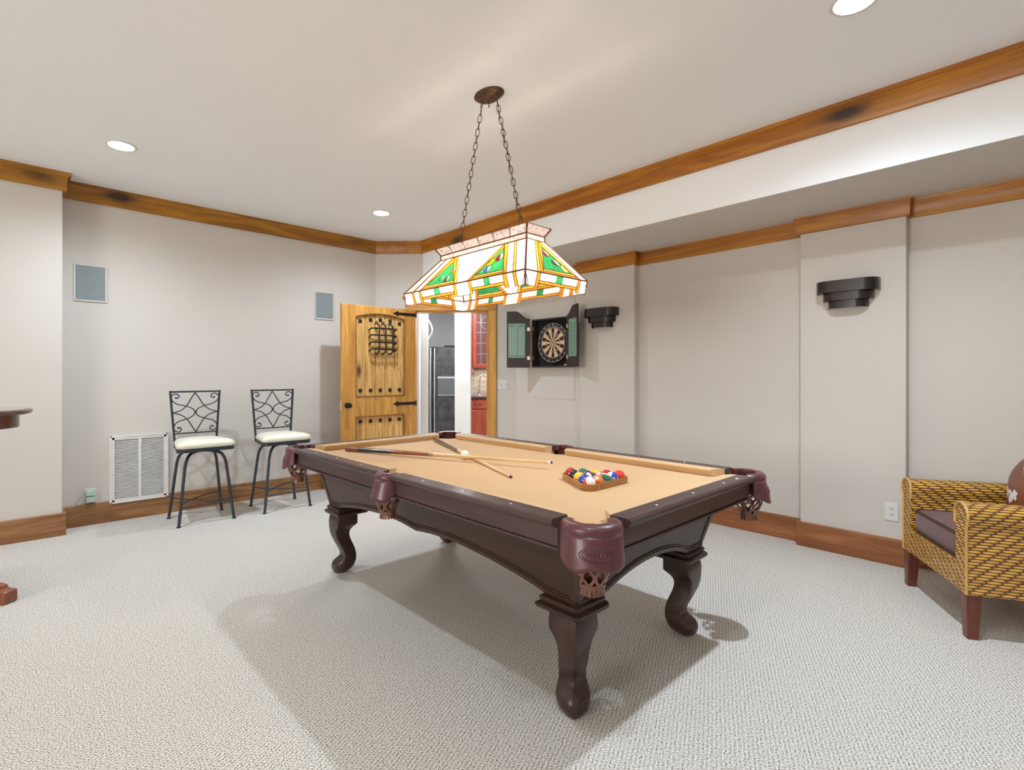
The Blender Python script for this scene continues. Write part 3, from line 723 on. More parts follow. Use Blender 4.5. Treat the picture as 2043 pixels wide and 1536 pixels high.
def leg_mb(sx,sy):
    mb=MB(); rings=[]
    LA,LB=0.945,0.425
    z_top=0.385; scl=z_top/(1400-300)
    for y in ys:
        o_=itp(LEGO,y); i_=itp(LEGI,y); cen=(432.0)
        do=(o_-cen)/KLEG; di=(i_-cen)/KLEG
        z=(1400-y)*scl
        c_=(do+di)/2/math.sqrt(2)
        rfoot=(0.18+0.52*max(0,min(1,(y-1080)/120.0))) if y>560 else 0.08
        h_=(do-di)/2/((1-rfoot)*math.sqrt(2)+rfoot); rr=h_*rfoot
        if y>=1385: h_*=0.93
        ring=[]
        for (qx,qy) in ((1,1),(-1,1),(-1,-1),(1,-1)):
            a0=math.atan2(qy,qx)
            for k in range(5):
                a=a0-PI/4+PI/2*k/4
                ring.append((sx*(LA+c_+qx*(h_-rr)+rr*math.cos(a)),sy*(LB+c_+qy*(h_-rr)+rr*math.sin(a)),z))
        kp=1-0.12*max(0,min(1,(y-1060)/110.0))
        c0x,c0y=sx*(LA+c_),sy*(LB+c_); R2=[]
        for (px_,py_,pz_) in ring:
            dx,dy=(px_-c0x)*sx,(py_-c0y)*sy; al=(dx+dy)/2; pe=(dx-dy)/2*kp
            R2.append((c0x+sx*(al+pe),c0y+sy*(al-pe),pz_))
        rings.append(R2)
    mb.loft(rings); return mb
for sx in (-1,1):
    for sy in (-1,1):
        lg=build('leg',leg_mb(sx,sy),'table_z',pt,smooth=38)
        mb=MB(); LA,LB=0.935,0.412
        prof=[(0.080,0.380),(0.098,0.383),(0.104,0.391),(0.104,0.401),(0.096,0.406),(0.089,0.409),(0.089,0.416),(0.093,0.420),(0.092,0.427),(0.084,0.431),(0.078,0.432)]
        rings=[[(sx*(LA+a*h_),sy*(LB+b_*h_),z) for a,b_ in ((-1,-1),(0.82,-1),(1,-0.82),(1,0.82),(0.82,1),(-1,1))] for h_,z in prof]
        mb.loft(rings); build('cap_moulding',mb,'table',lg,smooth=20)
# pockets
def pocket(cx_,cy_,ang,R,half,zdrop,wid,name='pocket'):
    root=None
    def at(r,a,z): return (cx_+r*math.cos(ang+a),cy_+r*math.sin(ang+a),z)
    # rim
    mb=MB(); rings=[]; n=28
    prof=[(-0.030,0.803),(-0.014,0.806),(0.0,0.804),(0.010,0.796),(0.013,0.784),(0.011,0.772),(0.004,0.768),(-0.010,0.768),(-0.024,0.772),(-0.032,0.780)]
    for i in range(n+1):
        a=-half+2*half*i/n
        e=min(1,(half-abs(a))/0.35); e=0.55+0.45*e
        rings.append([at(R+d*1.0-(1-e)*0.008,a,0.786+(z-0.786)*(0.8+0.2*e)) for d,z in prof])
    mb.loft(rings); rim=build('pocket',mb,'leather',pt,smooth=50)
    # inner liner
    mb=MB(); mb.grid(lambda u,v:at(R-0.030+0.004*math.sin(PI*v),-half+2*half*u,0.79-0.09*v),24,4); build('liner',mb,'leather',rim,smooth=60,recalc=False)
    # shield
    hw=wid; mb=MB()
    def sh(u,v):
        a=-hw+2*hw*u; wav=0.008*math.cos(a/hw*PI*2.5)+(-0.010*math.cos(a/hw*PI/2))
        edge=abs(2*u-1)
        z=0.772-(0.772-zdrop)*v + (wav*v if v>0.8 else 0) + (0.018*v*max(0,edge-0.82)/0.18)
        return at(R+0.008+0.024*v*max(0,math.cos(a)),a,z)
    mb.grid(sh,28,8); build('shield',mb,'leather',rim,smooth=60,solid=0.006)
    # emblem oval on shield
    if name=='corner':
        mb=MB()
        for k_,(ra,rz) in enumerate(((0.50,0.021),(0.43,0.016))):
            mb.tube([at(R+0.0115+0.024*((0.772-(0.722+rz*math.sin(t_)))/0.092),0.02+ra*math.cos(t_),0.722+rz*math.sin(t_)) for t_ in [2*PI*i/28 for i in range(28)]],0.0018,6,closed=True)
        mb.tube([at(R+0.0115+0.024*0.54,0.02+0.33*(2*i/30-1),0.722+0.007*math.sin(i*1.3)*(1-abs(2*i/30-1)*0.4)) for i in range(31)],0.0013,5)
        build('emblem',mb,'leather',rim)
    # net basket: crossing straps
    rb=0.056 if name=='corner' else 0.052; zt=zdrop+0.030; zb=zdrop-0.078
    ccx,ccy=cx_+math.cos(ang)*R*0.30,cy_+math.sin(ang)*R*0.30
    mb=MB(); ns=8
    def bk(t_,a):
        # radius profile: bulges then narrows
        r=rb*(1.0+0.06*math.sin(PI*min(1,t_*1.4))-0.52*max(0,t_-0.55)**1.2*1.6)
        return Vector((ccx+r*math.cos(a),ccy+r*math.sin(a),zt+(zb-zt)*t_))
    for k in range(ns):
        for s_ in (1,-1):
            pts=[]
            for i in range(13):
                t_=i/12; a=2*PI*k/ns+s_*(PI/ns)*(1-math.cos(2*PI*t_*1.0))/1.0*0.5*1.0
                a=2*PI*k/ns+s_*0.5*(PI/ns)*(1-math.cos(3*PI*t_))
                pts.append(bk(t_,a))
            rings=[]
            for i,p in enumerate(pts):
                ra=math.atan2(p.y-ccy,p.x-ccx); tg=Vector((-math.sin(ra),math.cos(ra),0)); rd=Vector((math.cos(ra),math.sin(ra),0))
                wq=0.0062; th=0.0016+0.0008*(s_>0)
                rings.append([p-tg*wq-rd*th,p+tg*wq-rd*th,p+tg*wq+rd*th,p-tg*wq+rd*th])
            mb.loft(rings)
    build('net',mb,'strap',rim,smooth=40)
    mb=MB(); rB=(bk(1,0)-Vector((ccx,ccy,zb))).length
    for k in range(16):
        a=2*PI*k/16; da=0.15
        mb.loft([[(ccx+r_*math.cos(a+q*da),ccy+r_*math.sin(a+q*da),z) for r_,q in ((rr-0.003,-1),(rr-0.003,1),(rr,1),(rr,-1))] for rr,z in ((rB+0.003,zb+0.006),(rB,zb-0.012),(rB+0.003,zb-0.028))])
    mb.lathe([(rB-0.004,zb-0.004),(rB+0.004,zb-0.004),(rB+0.004,zb+0.008),(rB-0.004,zb+0.008),(rB-0.004,zb-0.004)],(ccx,ccy,0),20)
    build('net_fringe',mb,'strap',rim,smooth=30)
    return rim
pc=0.045
for sx in (-1,1):
    for sy in (-1,1):
        pocket(sx*(HX+pc),sy*(HY+pc),math.atan2(sy,sx),0.090,math.radians(100),0.680,math.radians(86),'corner')
for sy in (-1,1):
    pocket(0,sy*(HY+0.085),math.atan2(sy,0),0.066,math.radians(95),0.690,math.radians(80),'side')

# ------------------------------------------------------------------ cues, balls, rack
def cue(name,label,butt,tip,bands):
    B=Vector((TX+butt[0],TY+butt[1],butt[2])); T_=Vector((TX+tip[0],TY+tip[1],tip[2]))
    L=(T_-B).length; r=thing(name,label,'pool cue',tuple(B),0,'pool cues lying on the table')
    d=(T_-B).normalized(); r.rotation_euler=d.to_track_quat('X','Z').to_euler()
    rad=lambda s_: 0.0162-(0.0162-0.0065)*(s_)**0.95
    for (pn,a,b_,mt) in bands:
        n=max(2,int((b_-a)*20)); mb=MB()
        pth=[]; rr=[]
        for i in range(n+1):
            s_=a+(b_-a)*i/n; pth.append((L*s_,0,0)); rr.append(rad(s_))
        if a==0: pth=[(0,0,0),(0.003,0,0)]+pth[1:]; rr=[0.012,rad(0)]+rr[1:]
        mb.tube(pth,rr,14); build(pn,mb,mt,r,smooth=40)
    return r
cue('pool_cue','pool cue with black wrap and reddish forearm, lying in front of the cue ball',(-1.020,-0.366,0.7785),(0.358,0.129,0.801),
    [('butt_cap',0,0.075,'cuered'),('wrap',0.075,0.26,'cuedark'),('forearm',0.26,0.455,'cuered'),('joint_collar',0.455,0.478,'cuering'),('shaft',0.478,0.984,'cuelight'),('ferrule',0.984,0.994,'pearl'),('tip',0.994,1.0,'cuetip')])
cue('pool_cue','pool cue with a dark striped butt, passing under the other cue behind the cue ball',(-1.04,0.372,0.7785),(0.372,-0.193,0.7690),
    [('butt_cap',0,0.02,'cuedark'),('butt',0.02,0.40,plain('striped_cue_butt',(0.085,0.045,0.028),0.2,0,0.1,30,0,1,0.001,0.7)),('joint_collar',0.40,0.41,'cuedark'),('shaft',0.41,0.985,'cuelight'),('ferrule',0.985,0.994,'cuelight'),('tip',0.994,1.0,'cuetip')])
BR=0.028575
def ballmat(col,stripe):
    m,t,b=nt('ball_resin'); tc=N(t,'ShaderNodeTexCoord'); sp=N(t,'ShaderNodeSeparateXYZ'); t.links.new(tc.outputs['Object'],sp.inputs[0])
    white=(0.80,0.76,0.66)
    r2=math_(t,'SQRT',math_(t,'ADD',math_(t,'POWER',sp.outputs[1],2.0),math_(t,'POWER',sp.outputs[2],2.0)))
    disc=math_(t,'MULTIPLY',math_(t,'LESS_THAN',r2,0.0098),math_(t,'GREATER_THAN',sp.outputs[0],0.0))
    if stripe:
        band=math_(t,'GREATER_THAN',math_(t,'ABSOLUTE',sp.outputs[2]),0.0150)
        c=mix(t,band,col,white)
    else: c=col
    c=mix(t,disc,c,(0.82,0.79,0.72))
    t.links.new(c,b.inputs['Base Color']); b.inputs['Roughness'].default_value=0.07; b.inputs['Coat Weight'].default_value=0.5
    return m
BC={1:(0.85,0.52,0.02),2:(0.02,0.06,0.42),3:(0.75,0.05,0.025),4:(0.07,0.025,0.10),5:(0.90,0.20,0.03),6:(0.02,0.16,0.09),7:(0.48,0.02,0.04),8:(0.012,0.010,0.012)}
bmesh_ball=None
def ball(num,x,y,rot,label):
    r=thing('pool_ball',label,'ball',(TX+x,TY+y,ZB+BR+0.0003),0,'numbered balls racked in the triangle' if num else None)
    r.rotation_euler=rot
    if num==0: mt=plain('cue_ball_ivory',(0.86,0.80,0.66),0.08,0,0.0,20,0,1,0.001,0.5)
    else: mt=ballmat(BC[num if num<9 else num-8],num>8)
    build('ball',MB().sphere((0,0,0),BR,28,18),mt,r,smooth=180)
    if num:
        mb=MB(); 
        for sg in (1,):
            mt4=Matrix.Rotation(0 if sg==1 else PI,4,'Z')@Matrix.Translation((BR*0.975,0,0))@Matrix.Rotation(PI/2,4,'Z')@Matrix.Rotation(PI/2,4,'X')
            addtext(mb,str(num),0.0115,mt4,0,BR*0.0268)
        build('number',mb,'blackiron',r,smooth=0)
    return r
cb=ball(0,-0.222,0.0,(0,0,0),'plain ivory cue ball beside the crossing pool cues'); cb.name='cue_ball'
CO=['yellow','blue','red','purple','orange','green','maroon','black']
def blabel(n,where):
    if n<=8: return 'solid %s pool ball number %d %s'%(CO[n-1],n,where)
    return 'number %d pool ball, %s stripe, %s'%(n,CO[n-9],where)
rows=[[7],[8,6],[1,4,9],[2,12,13,15],[11,5,14,10,3]]
where={7:'at the far left point of the rack',8:'next to the maroon ball at the left point',6:'in the second row, far side',1:'on the near left edge of the rack',4:'in the middle of the rack',9:'on the far edge of the rack',
 2:'on the near edge beside the corner ball',12:'inside the rack behind the blue ball',13:'inside the rack behind the orange ball',15:'on the far edge near the right corner',11:'in the nearest corner of the rack',5:'beside the nearest corner ball',14:'in the middle of the right row',10:'in the right row beside the red ball',3:'in the right corner of the rack'}
RX,RY=0.786,0.002
# number pole (+x local) orientation: yaw toward the camera, pitch up
orr={7:(0.3,2.2,1.0),8:(1.2,-0.9,0.4),6:(0.2,0.5,2.4),1:(1.0,1.9,0.2),4:(0,-0.55,-0.75),9:(0.4,1.6,0.5),2:(0.2,1.9,0.3),12:(1.45,-0.25,-0.35),13:(1.3,-0.9,-1.3),15:(0.0,0.9,2.2),
 11:(0.9,-0.1,1.3),5:(0.0,-0.75,-1.05),14:(0.5,-0.45,-2.2),10:(1.0,0.05,-0.75),3:(0.8,1.9,0.4)}
for ri,rw_ in enumerate(rows):
    for bi,n in enumerate(rw_):
        ball(n,RX-(4-ri)*0.0496,RY+(bi-ri/2)*0.0574,orr[n],blabel(n,where[n]))
# rack triangle (rounded corners)
def tri(r_):
    # r_: offset from ball centres hull
    cs=[(RX-4*0.0496,RY),(RX,RY-2*0.0574),(RX,RY+2*0.0574)]
    pts=[]
    dirs=[PI,-PI/3,PI/3]
    for (cx_,cy_),d in zip(cs,dirs):
        for k in range(9): 
            a=d-PI/3+2*PI/3*k/8; pts.append((cx_+r_*math.cos(a),cy_+r_*math.sin(a)))
    return pts
mb=MB(); o_=tri(BR+0.0115); i_=tri(BR+0.0025); z0,z1=ZB+0.0005,ZB+0.0295
mb.loft([[(TX+p[0],TY+p[1],z0) for p in o_],[(TX+p[0],TY+p[1],z1) for p in o_],[(TX+p[0],TY+p[1],z1) for p in i_],[(TX+p[0],TY+p[1],z0) for p in i_]],True,False,loop=True)
tag(build('triangle_rack',mb,'maple',None,smooth=30,bevel=0.0015),'brown wooden triangle rack holding the balls on the table','rack')

# ------------------------------------------------------------------ stained glass pendant lamp
LPZ0,LPZ1,LPZ2,LPZ3,LPZS=1.765,1.968,1.998,2.040,1.697
pl=thing('pendant_lamp','long stained glass billiard lamp with green panels, hanging on two chains over the pool table','lamp',(PCX,PCY,0))
GL=['gw','go','gy','gg','gr','gyel','gb','gbr','gp','came']
gi={k:i for i,k in enumerate(GL)}
def panel3(hb,ht,off_b,off_t,zb,zt,side):
    # map (x along, v up 0..1) to 3D on each side. side: 0 near(-y) 1 far(+y) 2 right(+x) 3 left(-x)
    def f(x,v,lift=0):
        o=off_b+(off_t-off_b)*v; z=zb+(zt-zb)*v
        nrm=Vector((zt-zb,off_b-off_t)).normalized()
        o+=nrm.x*lift; z+=nrm.y*lift
        if side==0: return (x,-o,z)
        if side==1: return (-x,o,z)
        if side==2: return (o,x,z)
        return (-o,-x,z)
    return f
def poly_ball(cx_,cy_,rx,rv,n=12): return [(cx_+rx*math.cos(2*PI*i/n),cy_+rv*math.sin(2*PI*i/n)) for i in range(n)]
def lerp(a,b_,t_): return a+(b_-a)*t_
def glasspanel(side,polys,balls,f,name,came_r=0.0022,parent=pl):
    mb=MB(); cm=MB()
    for col,pts in polys:
        idx=[mb.vert(f(x,v)) for x,v in pts]; mb.face(idx,gi[col])
        cm.tube([f(x,v,0.0006) for x,v in pts],came_r,5,closed=True)
    for col,col2,(bx,bv),rx,rv in balls:
        rx*=1.22; rv*=1.22; p=poly_ball(bx,bv,rx,rv); idx=[mb.vert(f(x,v,0.0012)) for x,v in p]; mb.face(idx,gi[col])
        if col2:
            p2=[(bx+rx*math.cos(a)*0.98,bv+rv*math.sin(a)*0.98) for a in [-1.1-PI/9*k for k in range(10)]]
            idx=[mb.vert(f(x,v,0.0018)) for x,v in p2]; mb.face(idx,gi[col2])
        cm.tube([f(x,v,0.0018) for x,v in p],0.0012,4,closed=True)
    o=build(name,mb,GL,parent,smooth=0,recalc=False)
    build('came_lines',cm,'came',o,smooth=40)
    return o
def strip(x0b,x1b,x0t,x1t,v0=0.0,v1=1.0):
    e=lambda xb,xt,v: lerp(xb,xt,v)
    return [(e(x0b,x0t,v0),v0),(e(x1b,x1t,v0),v0),(e(x1b,x1t,v1),v1),(e(x0b,x0t,v1),v1)]
HLb,HLt,HWb,HWt=0.515,0.365,0.235,0.070
# long side design
bars=[('gp',-0.515,-0.415,-0.365,-0.305),('go',-0.415,-0.405,-0.305,-0.298),('gw',-0.405,-0.350,-0.298,-0.240),('go',-0.350,-0.330,-0.240,-0.222)]
LONGP=[(c_,strip(a,b_,c2,d,0.0,1.0)) for c_,a,b_,c2,d in bars]
def tri_green(bl,br,apl,top=0.84):
    # green triangle: base from bl to br at v=.12, apex near (apl, top) ; amber border around
    return [('gg',[(bl,0.12),(br,0.12),(apl,top)]),
            ('gy',[(bl-0.022,0.06),(br,0.06),(br,0.12),(bl,0.12)])]
LONGP+=[('gg',[(-0.318,0.12),(-0.050,0.12),(-0.196,0.80)]),('go',[(-0.330,0.0),(-0.022,0.0),(-0.033,0.06),(-0.330+0.0064,0.06)]),('gy',[(-0.3236,0.06),(-0.033,0.06),(-0.050,0.12),(-0.318,0.12)]),
 ('go',[(-0.318,0.12),(-0.196,0.80),(-0.215,0.95),(-0.222,1.0),(-0.3236,0.06)]),
 ('go',[(-0.033,0.06),(-0.022,0.0),(-0.200,1.0),(-0.222,1.0),(-0.215,0.95),(-0.196,0.80),(-0.050,0.12)]),('gy',strip(-0.022,0.004,-0.200,-0.186)),
 ('gw',[(0.004,0.0),(0.085,0.0),(0.200,1.0),(-0.186,1.0)]),
 ('go',[(0.085,0.0),(0.105,0.0),(0.212,0.93),(0.204,1.0),(0.200,1.0)]),
 ('gg',[(0.128,0.12),(0.345,0.12),(0.222,0.86)]),('go',[(0.105,0.0),(0.362,0.0),(0.353,0.06),(0.112,0.06)]),('gy',[(0.112,0.06),(0.353,0.06),(0.345,0.12),(0.128,0.12)]),
 ('gy',[(0.112,0.06),(0.128,0.12),(0.222,0.86),(0.212,0.93)]),
 ('gy',[(0.345,0.12),(0.362,0.0),(0.204,1.0),(0.212,0.93),(0.222,0.86)]),('go',strip(0.362,0.385,0.204,0.232)),
 ('gw',strip(0.385,0.432,0.232,0.278)),('gy',strip(0.432,0.450,0.278,0.296)),('gw',strip(0.450,0.515,0.296,0.365))]
LB_=[('gw','go',(-0.130,0.50),0.020,0.085),('gw','gg',(-0.200,0.30),0.020,0.080),('gw','gbr',(-0.130,0.22),0.020,0.085),
     ('gyel',None,(0.197,0.45),0.024,0.10),('gw','gr',(0.247,0.56),0.024,0.10),('gw','gb',(0.205,0.25),0.022,0.09)]
for sd in (0,1):
    glasspanel(sd,LONGP,LB_,panel3(HLb,HLt,HWb,HWt,LPZ0,LPZ1,sd),'glass_side')
SH=[('gw',strip(-0.235,-0.150,-0.070,-0.010)),('gy',strip(-0.150,-0.128,-0.010,0.006)),('go',strip(-0.128,-0.108,0.006,0.018)),
    ('gg',[(-0.088,0.12),(0.135,0.12),(0.014,0.82)]),('go',[(-0.108,0.0),(0.175,0.0),(0.160,0.06),(-0.100,0.06)]),('gy',[(-0.100,0.06),(0.160,0.06),(0.135,0.12),(-0.088,0.12)]),
    ('gy',[(-0.108,0.0),(-0.100,0.06),(-0.088,0.12),(0.014,0.82),(0.018,1.0)]),
    ('gy',[(0.135,0.12),(0.160,0.06),(0.175,0.0),(0.030,1.0),(0.018,1.0),(0.014,0.82)]),('gw',strip(0.175,0.235,0.030,0.070))]
SB_=[('gw','gr',(0.010,0.62),0.020,0.085),('gw','gbr',(0.045,0.38),0.024,0.085),('gyel','gw',(0.090,0.24),0.022,0.085)]
for sd in (2,3):
    glasspanel(sd,SH,SB_,panel3(HWb,HWt,HLb,HLt,LPZ0,LPZ1,sd),'glass_side')
# neck band and flared crown
def bandpanels(hb,ht,ob,ot,zb,zt,sd,n,col,name,clip=0.0):
    f=panel3(hb,ht,ob,ot,zb,zt,sd); P=[]
    for i in range(n):
        a,b_=-1+2*i/n,-1+2*(i+1)/n
        if clip: P.append((col,[(a*hb,0),(b_*hb,0),(b_*ht,1-clip),(b_*ht-0.012,1.0),(a*ht+0.012,1.0),(a*ht,1-clip)]))
        else: P.append((col,[(a*hb,0),(b_*hb,0),(b_*ht,1),(a*ht,1)]))
    return glasspanel(sd,P,[],f,name)
for sd in (0,1):
    bandpanels(0.362,0.362,0.068,0.068,LPZ1,LPZ2,sd,6,'gp','neck_band'); bandpanels(0.362,0.388,0.068,0.092,LPZ2,LPZ3,sd,6,'gp','crown_band',0.25)
for sd in (2,3):
    bandpanels(0.068,0.068,0.362,0.362,LPZ1,LPZ2,sd,1,'gp','neck_band'); bandpanels(0.068,0.092,0.362,0.388,LPZ2,LPZ3,sd,1,'gp','crown_band',0.25)
# skirt
def skirtpanels(hb,ob,sd,segs):
    f=panel3(hb,hb,ob-0.020,ob,LPZS,LPZ0,sd); P=[]
    for (a,b_,deep,col) in segs:
        v0=0.0 if deep else 0.22
        if deep: P.append((col,[(a,0.0),(b_,0.0),(b_,1),(a,1)]))
        else:
            P.append(('go',[(a,0.24),(b_,0.24),(b_,0.44),(a,0.44)])); m1,m2=lerp(a,b_,0.42),lerp(a,b_,0.58)
            P+=[('gw',[(a,0.44),(m1,0.44),(m1,1),(a,1)]),('gg',[(m1,0.44),(m2,0.44),(m2,1),(m1,1)]),('gw',[(m2,0.44),(b_,0.44),(b_,1),(m2,1)])]
    glasspanel(sd,P,[],f,'skirt')
for sd in (0,1):
    skirtpanels(HLb,HWb,sd,[(-0.515,-0.43,1,'gw'),(-0.43,-0.41,1,'go'),(-0.41,-0.36,1,'gw'),(-0.36,-0.335,1,'go'),(-0.335,-0.035,0,'gw'),(-0.035,-0.012,1,'go'),(-0.012,0.095,1,'gw'),(0.095,0.115,1,'go'),(0.115,0.36,0,'gw'),(0.36,0.385,1,'go'),(0.385,0.43,1,'gw'),(0.43,0.45,1,'go'),(0.45,0.515,1,'gw')])
for sd in (2,3):
    skirtpanels(HWb,HLb,sd,[(-0.235,-0.15,1,'gw'),(-0.15,-0.128,1,'go'),(-0.128,0.160,0,'gw'),(0.160,0.180,1,'go'),(0.180,0.235,1,'gw')])
mb=MB()
for z,hl,hw in ((LPZ0,HLb,HWb),(LPZ1,HLt,HWt),(LPZ2,0.362,0.068)):
    mb.tube([(-hl,-hw,z),(hl,-hw,z),(hl,hw,z),(-hl,hw,z)],0.0042,6,closed=True)
for sx in (-1,1):
    for sy in (-1,1):
        mb.tube([(sx*(HLb-0.012),sy*(HWb-0.012),LPZS),(sx*HLb,sy*HWb,LPZ0),(sx*HLt,sy*HWt,LPZ1),(sx*0.362,sy*0.068,LPZ2),(sx*0.388,sy*0.092,LPZ3)],0.0048,6)
for x in (-0.28,0.0,0.28): mb.box(x-0.008,x+0.008,-0.068,0.068,LPZ2-0.003,LPZ2)
mb.box(-0.362,0.362,-0.014,0.014,LPZ2-0.004,LPZ2)
build('metal_frame',mb,'came',pl,smooth=40)
for dx in (-0.25,0,0.25):
    sk=build('socket',MB().lathe([(0.011,0),(0.013,0.03),(0.010,0.05),(0.004,0.055),(0.004,0.123)],(dx,0,1.868),14),'bronze',pl)
    build('bulb',MB().sphere((dx,0,1.845),0.0,12,8) if False else MB().lathe([(0.001,-0.034),(0.018,-0.030),(0.028,-0.012),(0.028,0.004),(0.016,0.026),(0.010,0.036)],(dx,0,1.834),14),'bulb',sk)
def chainlinks(p0,p1,n,par):
    mb=MB(); A=Vector(p0); B=Vector(p1); d=(B-A); L=d.length; d.normalize()
    s1=d.orthogonal().normalized(); s2=d.cross(s1)
    pitch=L/n
    for i in range(n):
        c=A+d*(pitch*(i+0.5)); q=s1 if i%2 else s2
        hl=pitch*0.62; hw=0.0105
        pts=[]
        for k in range(16):
            a=2*PI*k/16; u=math.cos(a); v_=math.sin(a)
            pts.append(c+d*(hl*(abs(u)**0.8)*(1 if u>0 else -1))+q*(hw*(abs(v_)**0.8)*(1 if v_>0 else -1)))
        mb.tube(pts,0.0022,5,closed=True)
    return build('chain',mb,'bronze',par,smooth=60)
chainlinks((-0.065,0,ZC-0.055),(-0.28,0,LPZ2+0.004),22,pl)
chainlinks((0.065,0,ZC-0.055),(0.28,0,LPZ2+0.004),22,pl)
build('power_cord',MB().tube([(0.063+0.217*i/20+0.006*math.sin(i*1.9),0.006*math.cos(i*1.5),ZC-0.055-(ZC-0.055-LPZ2)*i/20) for i in range(21)],0.0018,5),'bronze',pl)
mb=MB().lathe([(0.001,0),(0.074,0.0),(0.076,-0.006),(0.070,-0.012),(0.058,-0.020),(0.054,-0.024),(0.040,-0.030),(0.001,-0.034)],(0,0,ZC),32,sx=1.35,sy=0.92)
cp=build('canopy',mb,'bronze',pl,smooth=30)
mb=MB()
for dx in (-0.065,0.065): mb.tube([(dx+0.008*math.cos(a),0,ZC-0.040+0.010*math.sin(a)) for a in [2*PI*i/12 for i in range(12)]],0.0028,6,closed=True)
mb.tube([(0,0,ZC-0.03),(0,0,ZC-0.075)],0.003,6)
build('hook',mb,'bronze',cp)

# ------------------------------------------------------------------ recessed downlights
canlab=['recessed ceiling downlight at the far left, above the wall speaker','recessed ceiling downlight near the far corner, above the door','recessed ceiling downlight at the top right edge of the view','recessed ceiling downlight overhead near the camera']
for (x,y),lb in zip(CANS,canlab):
    t_=thing('downlight',lb,'ceiling light',(x,y,ZC),0,'recessed ceiling downlights')
    build('trim_ring',MB().lathe([(0.074,-0.0005),(0.077,-0.006),(0.090,-0.006),(0.095,0.0)],(0,0,0),32),'whiteplastic',t_,smooth=40)
    build('lens',MB().lathe([(0.0001,-0.0035),(0.068,-0.003),(0.075,-0.001)],(0,0,0),24),'canbulb',t_,smooth=40)

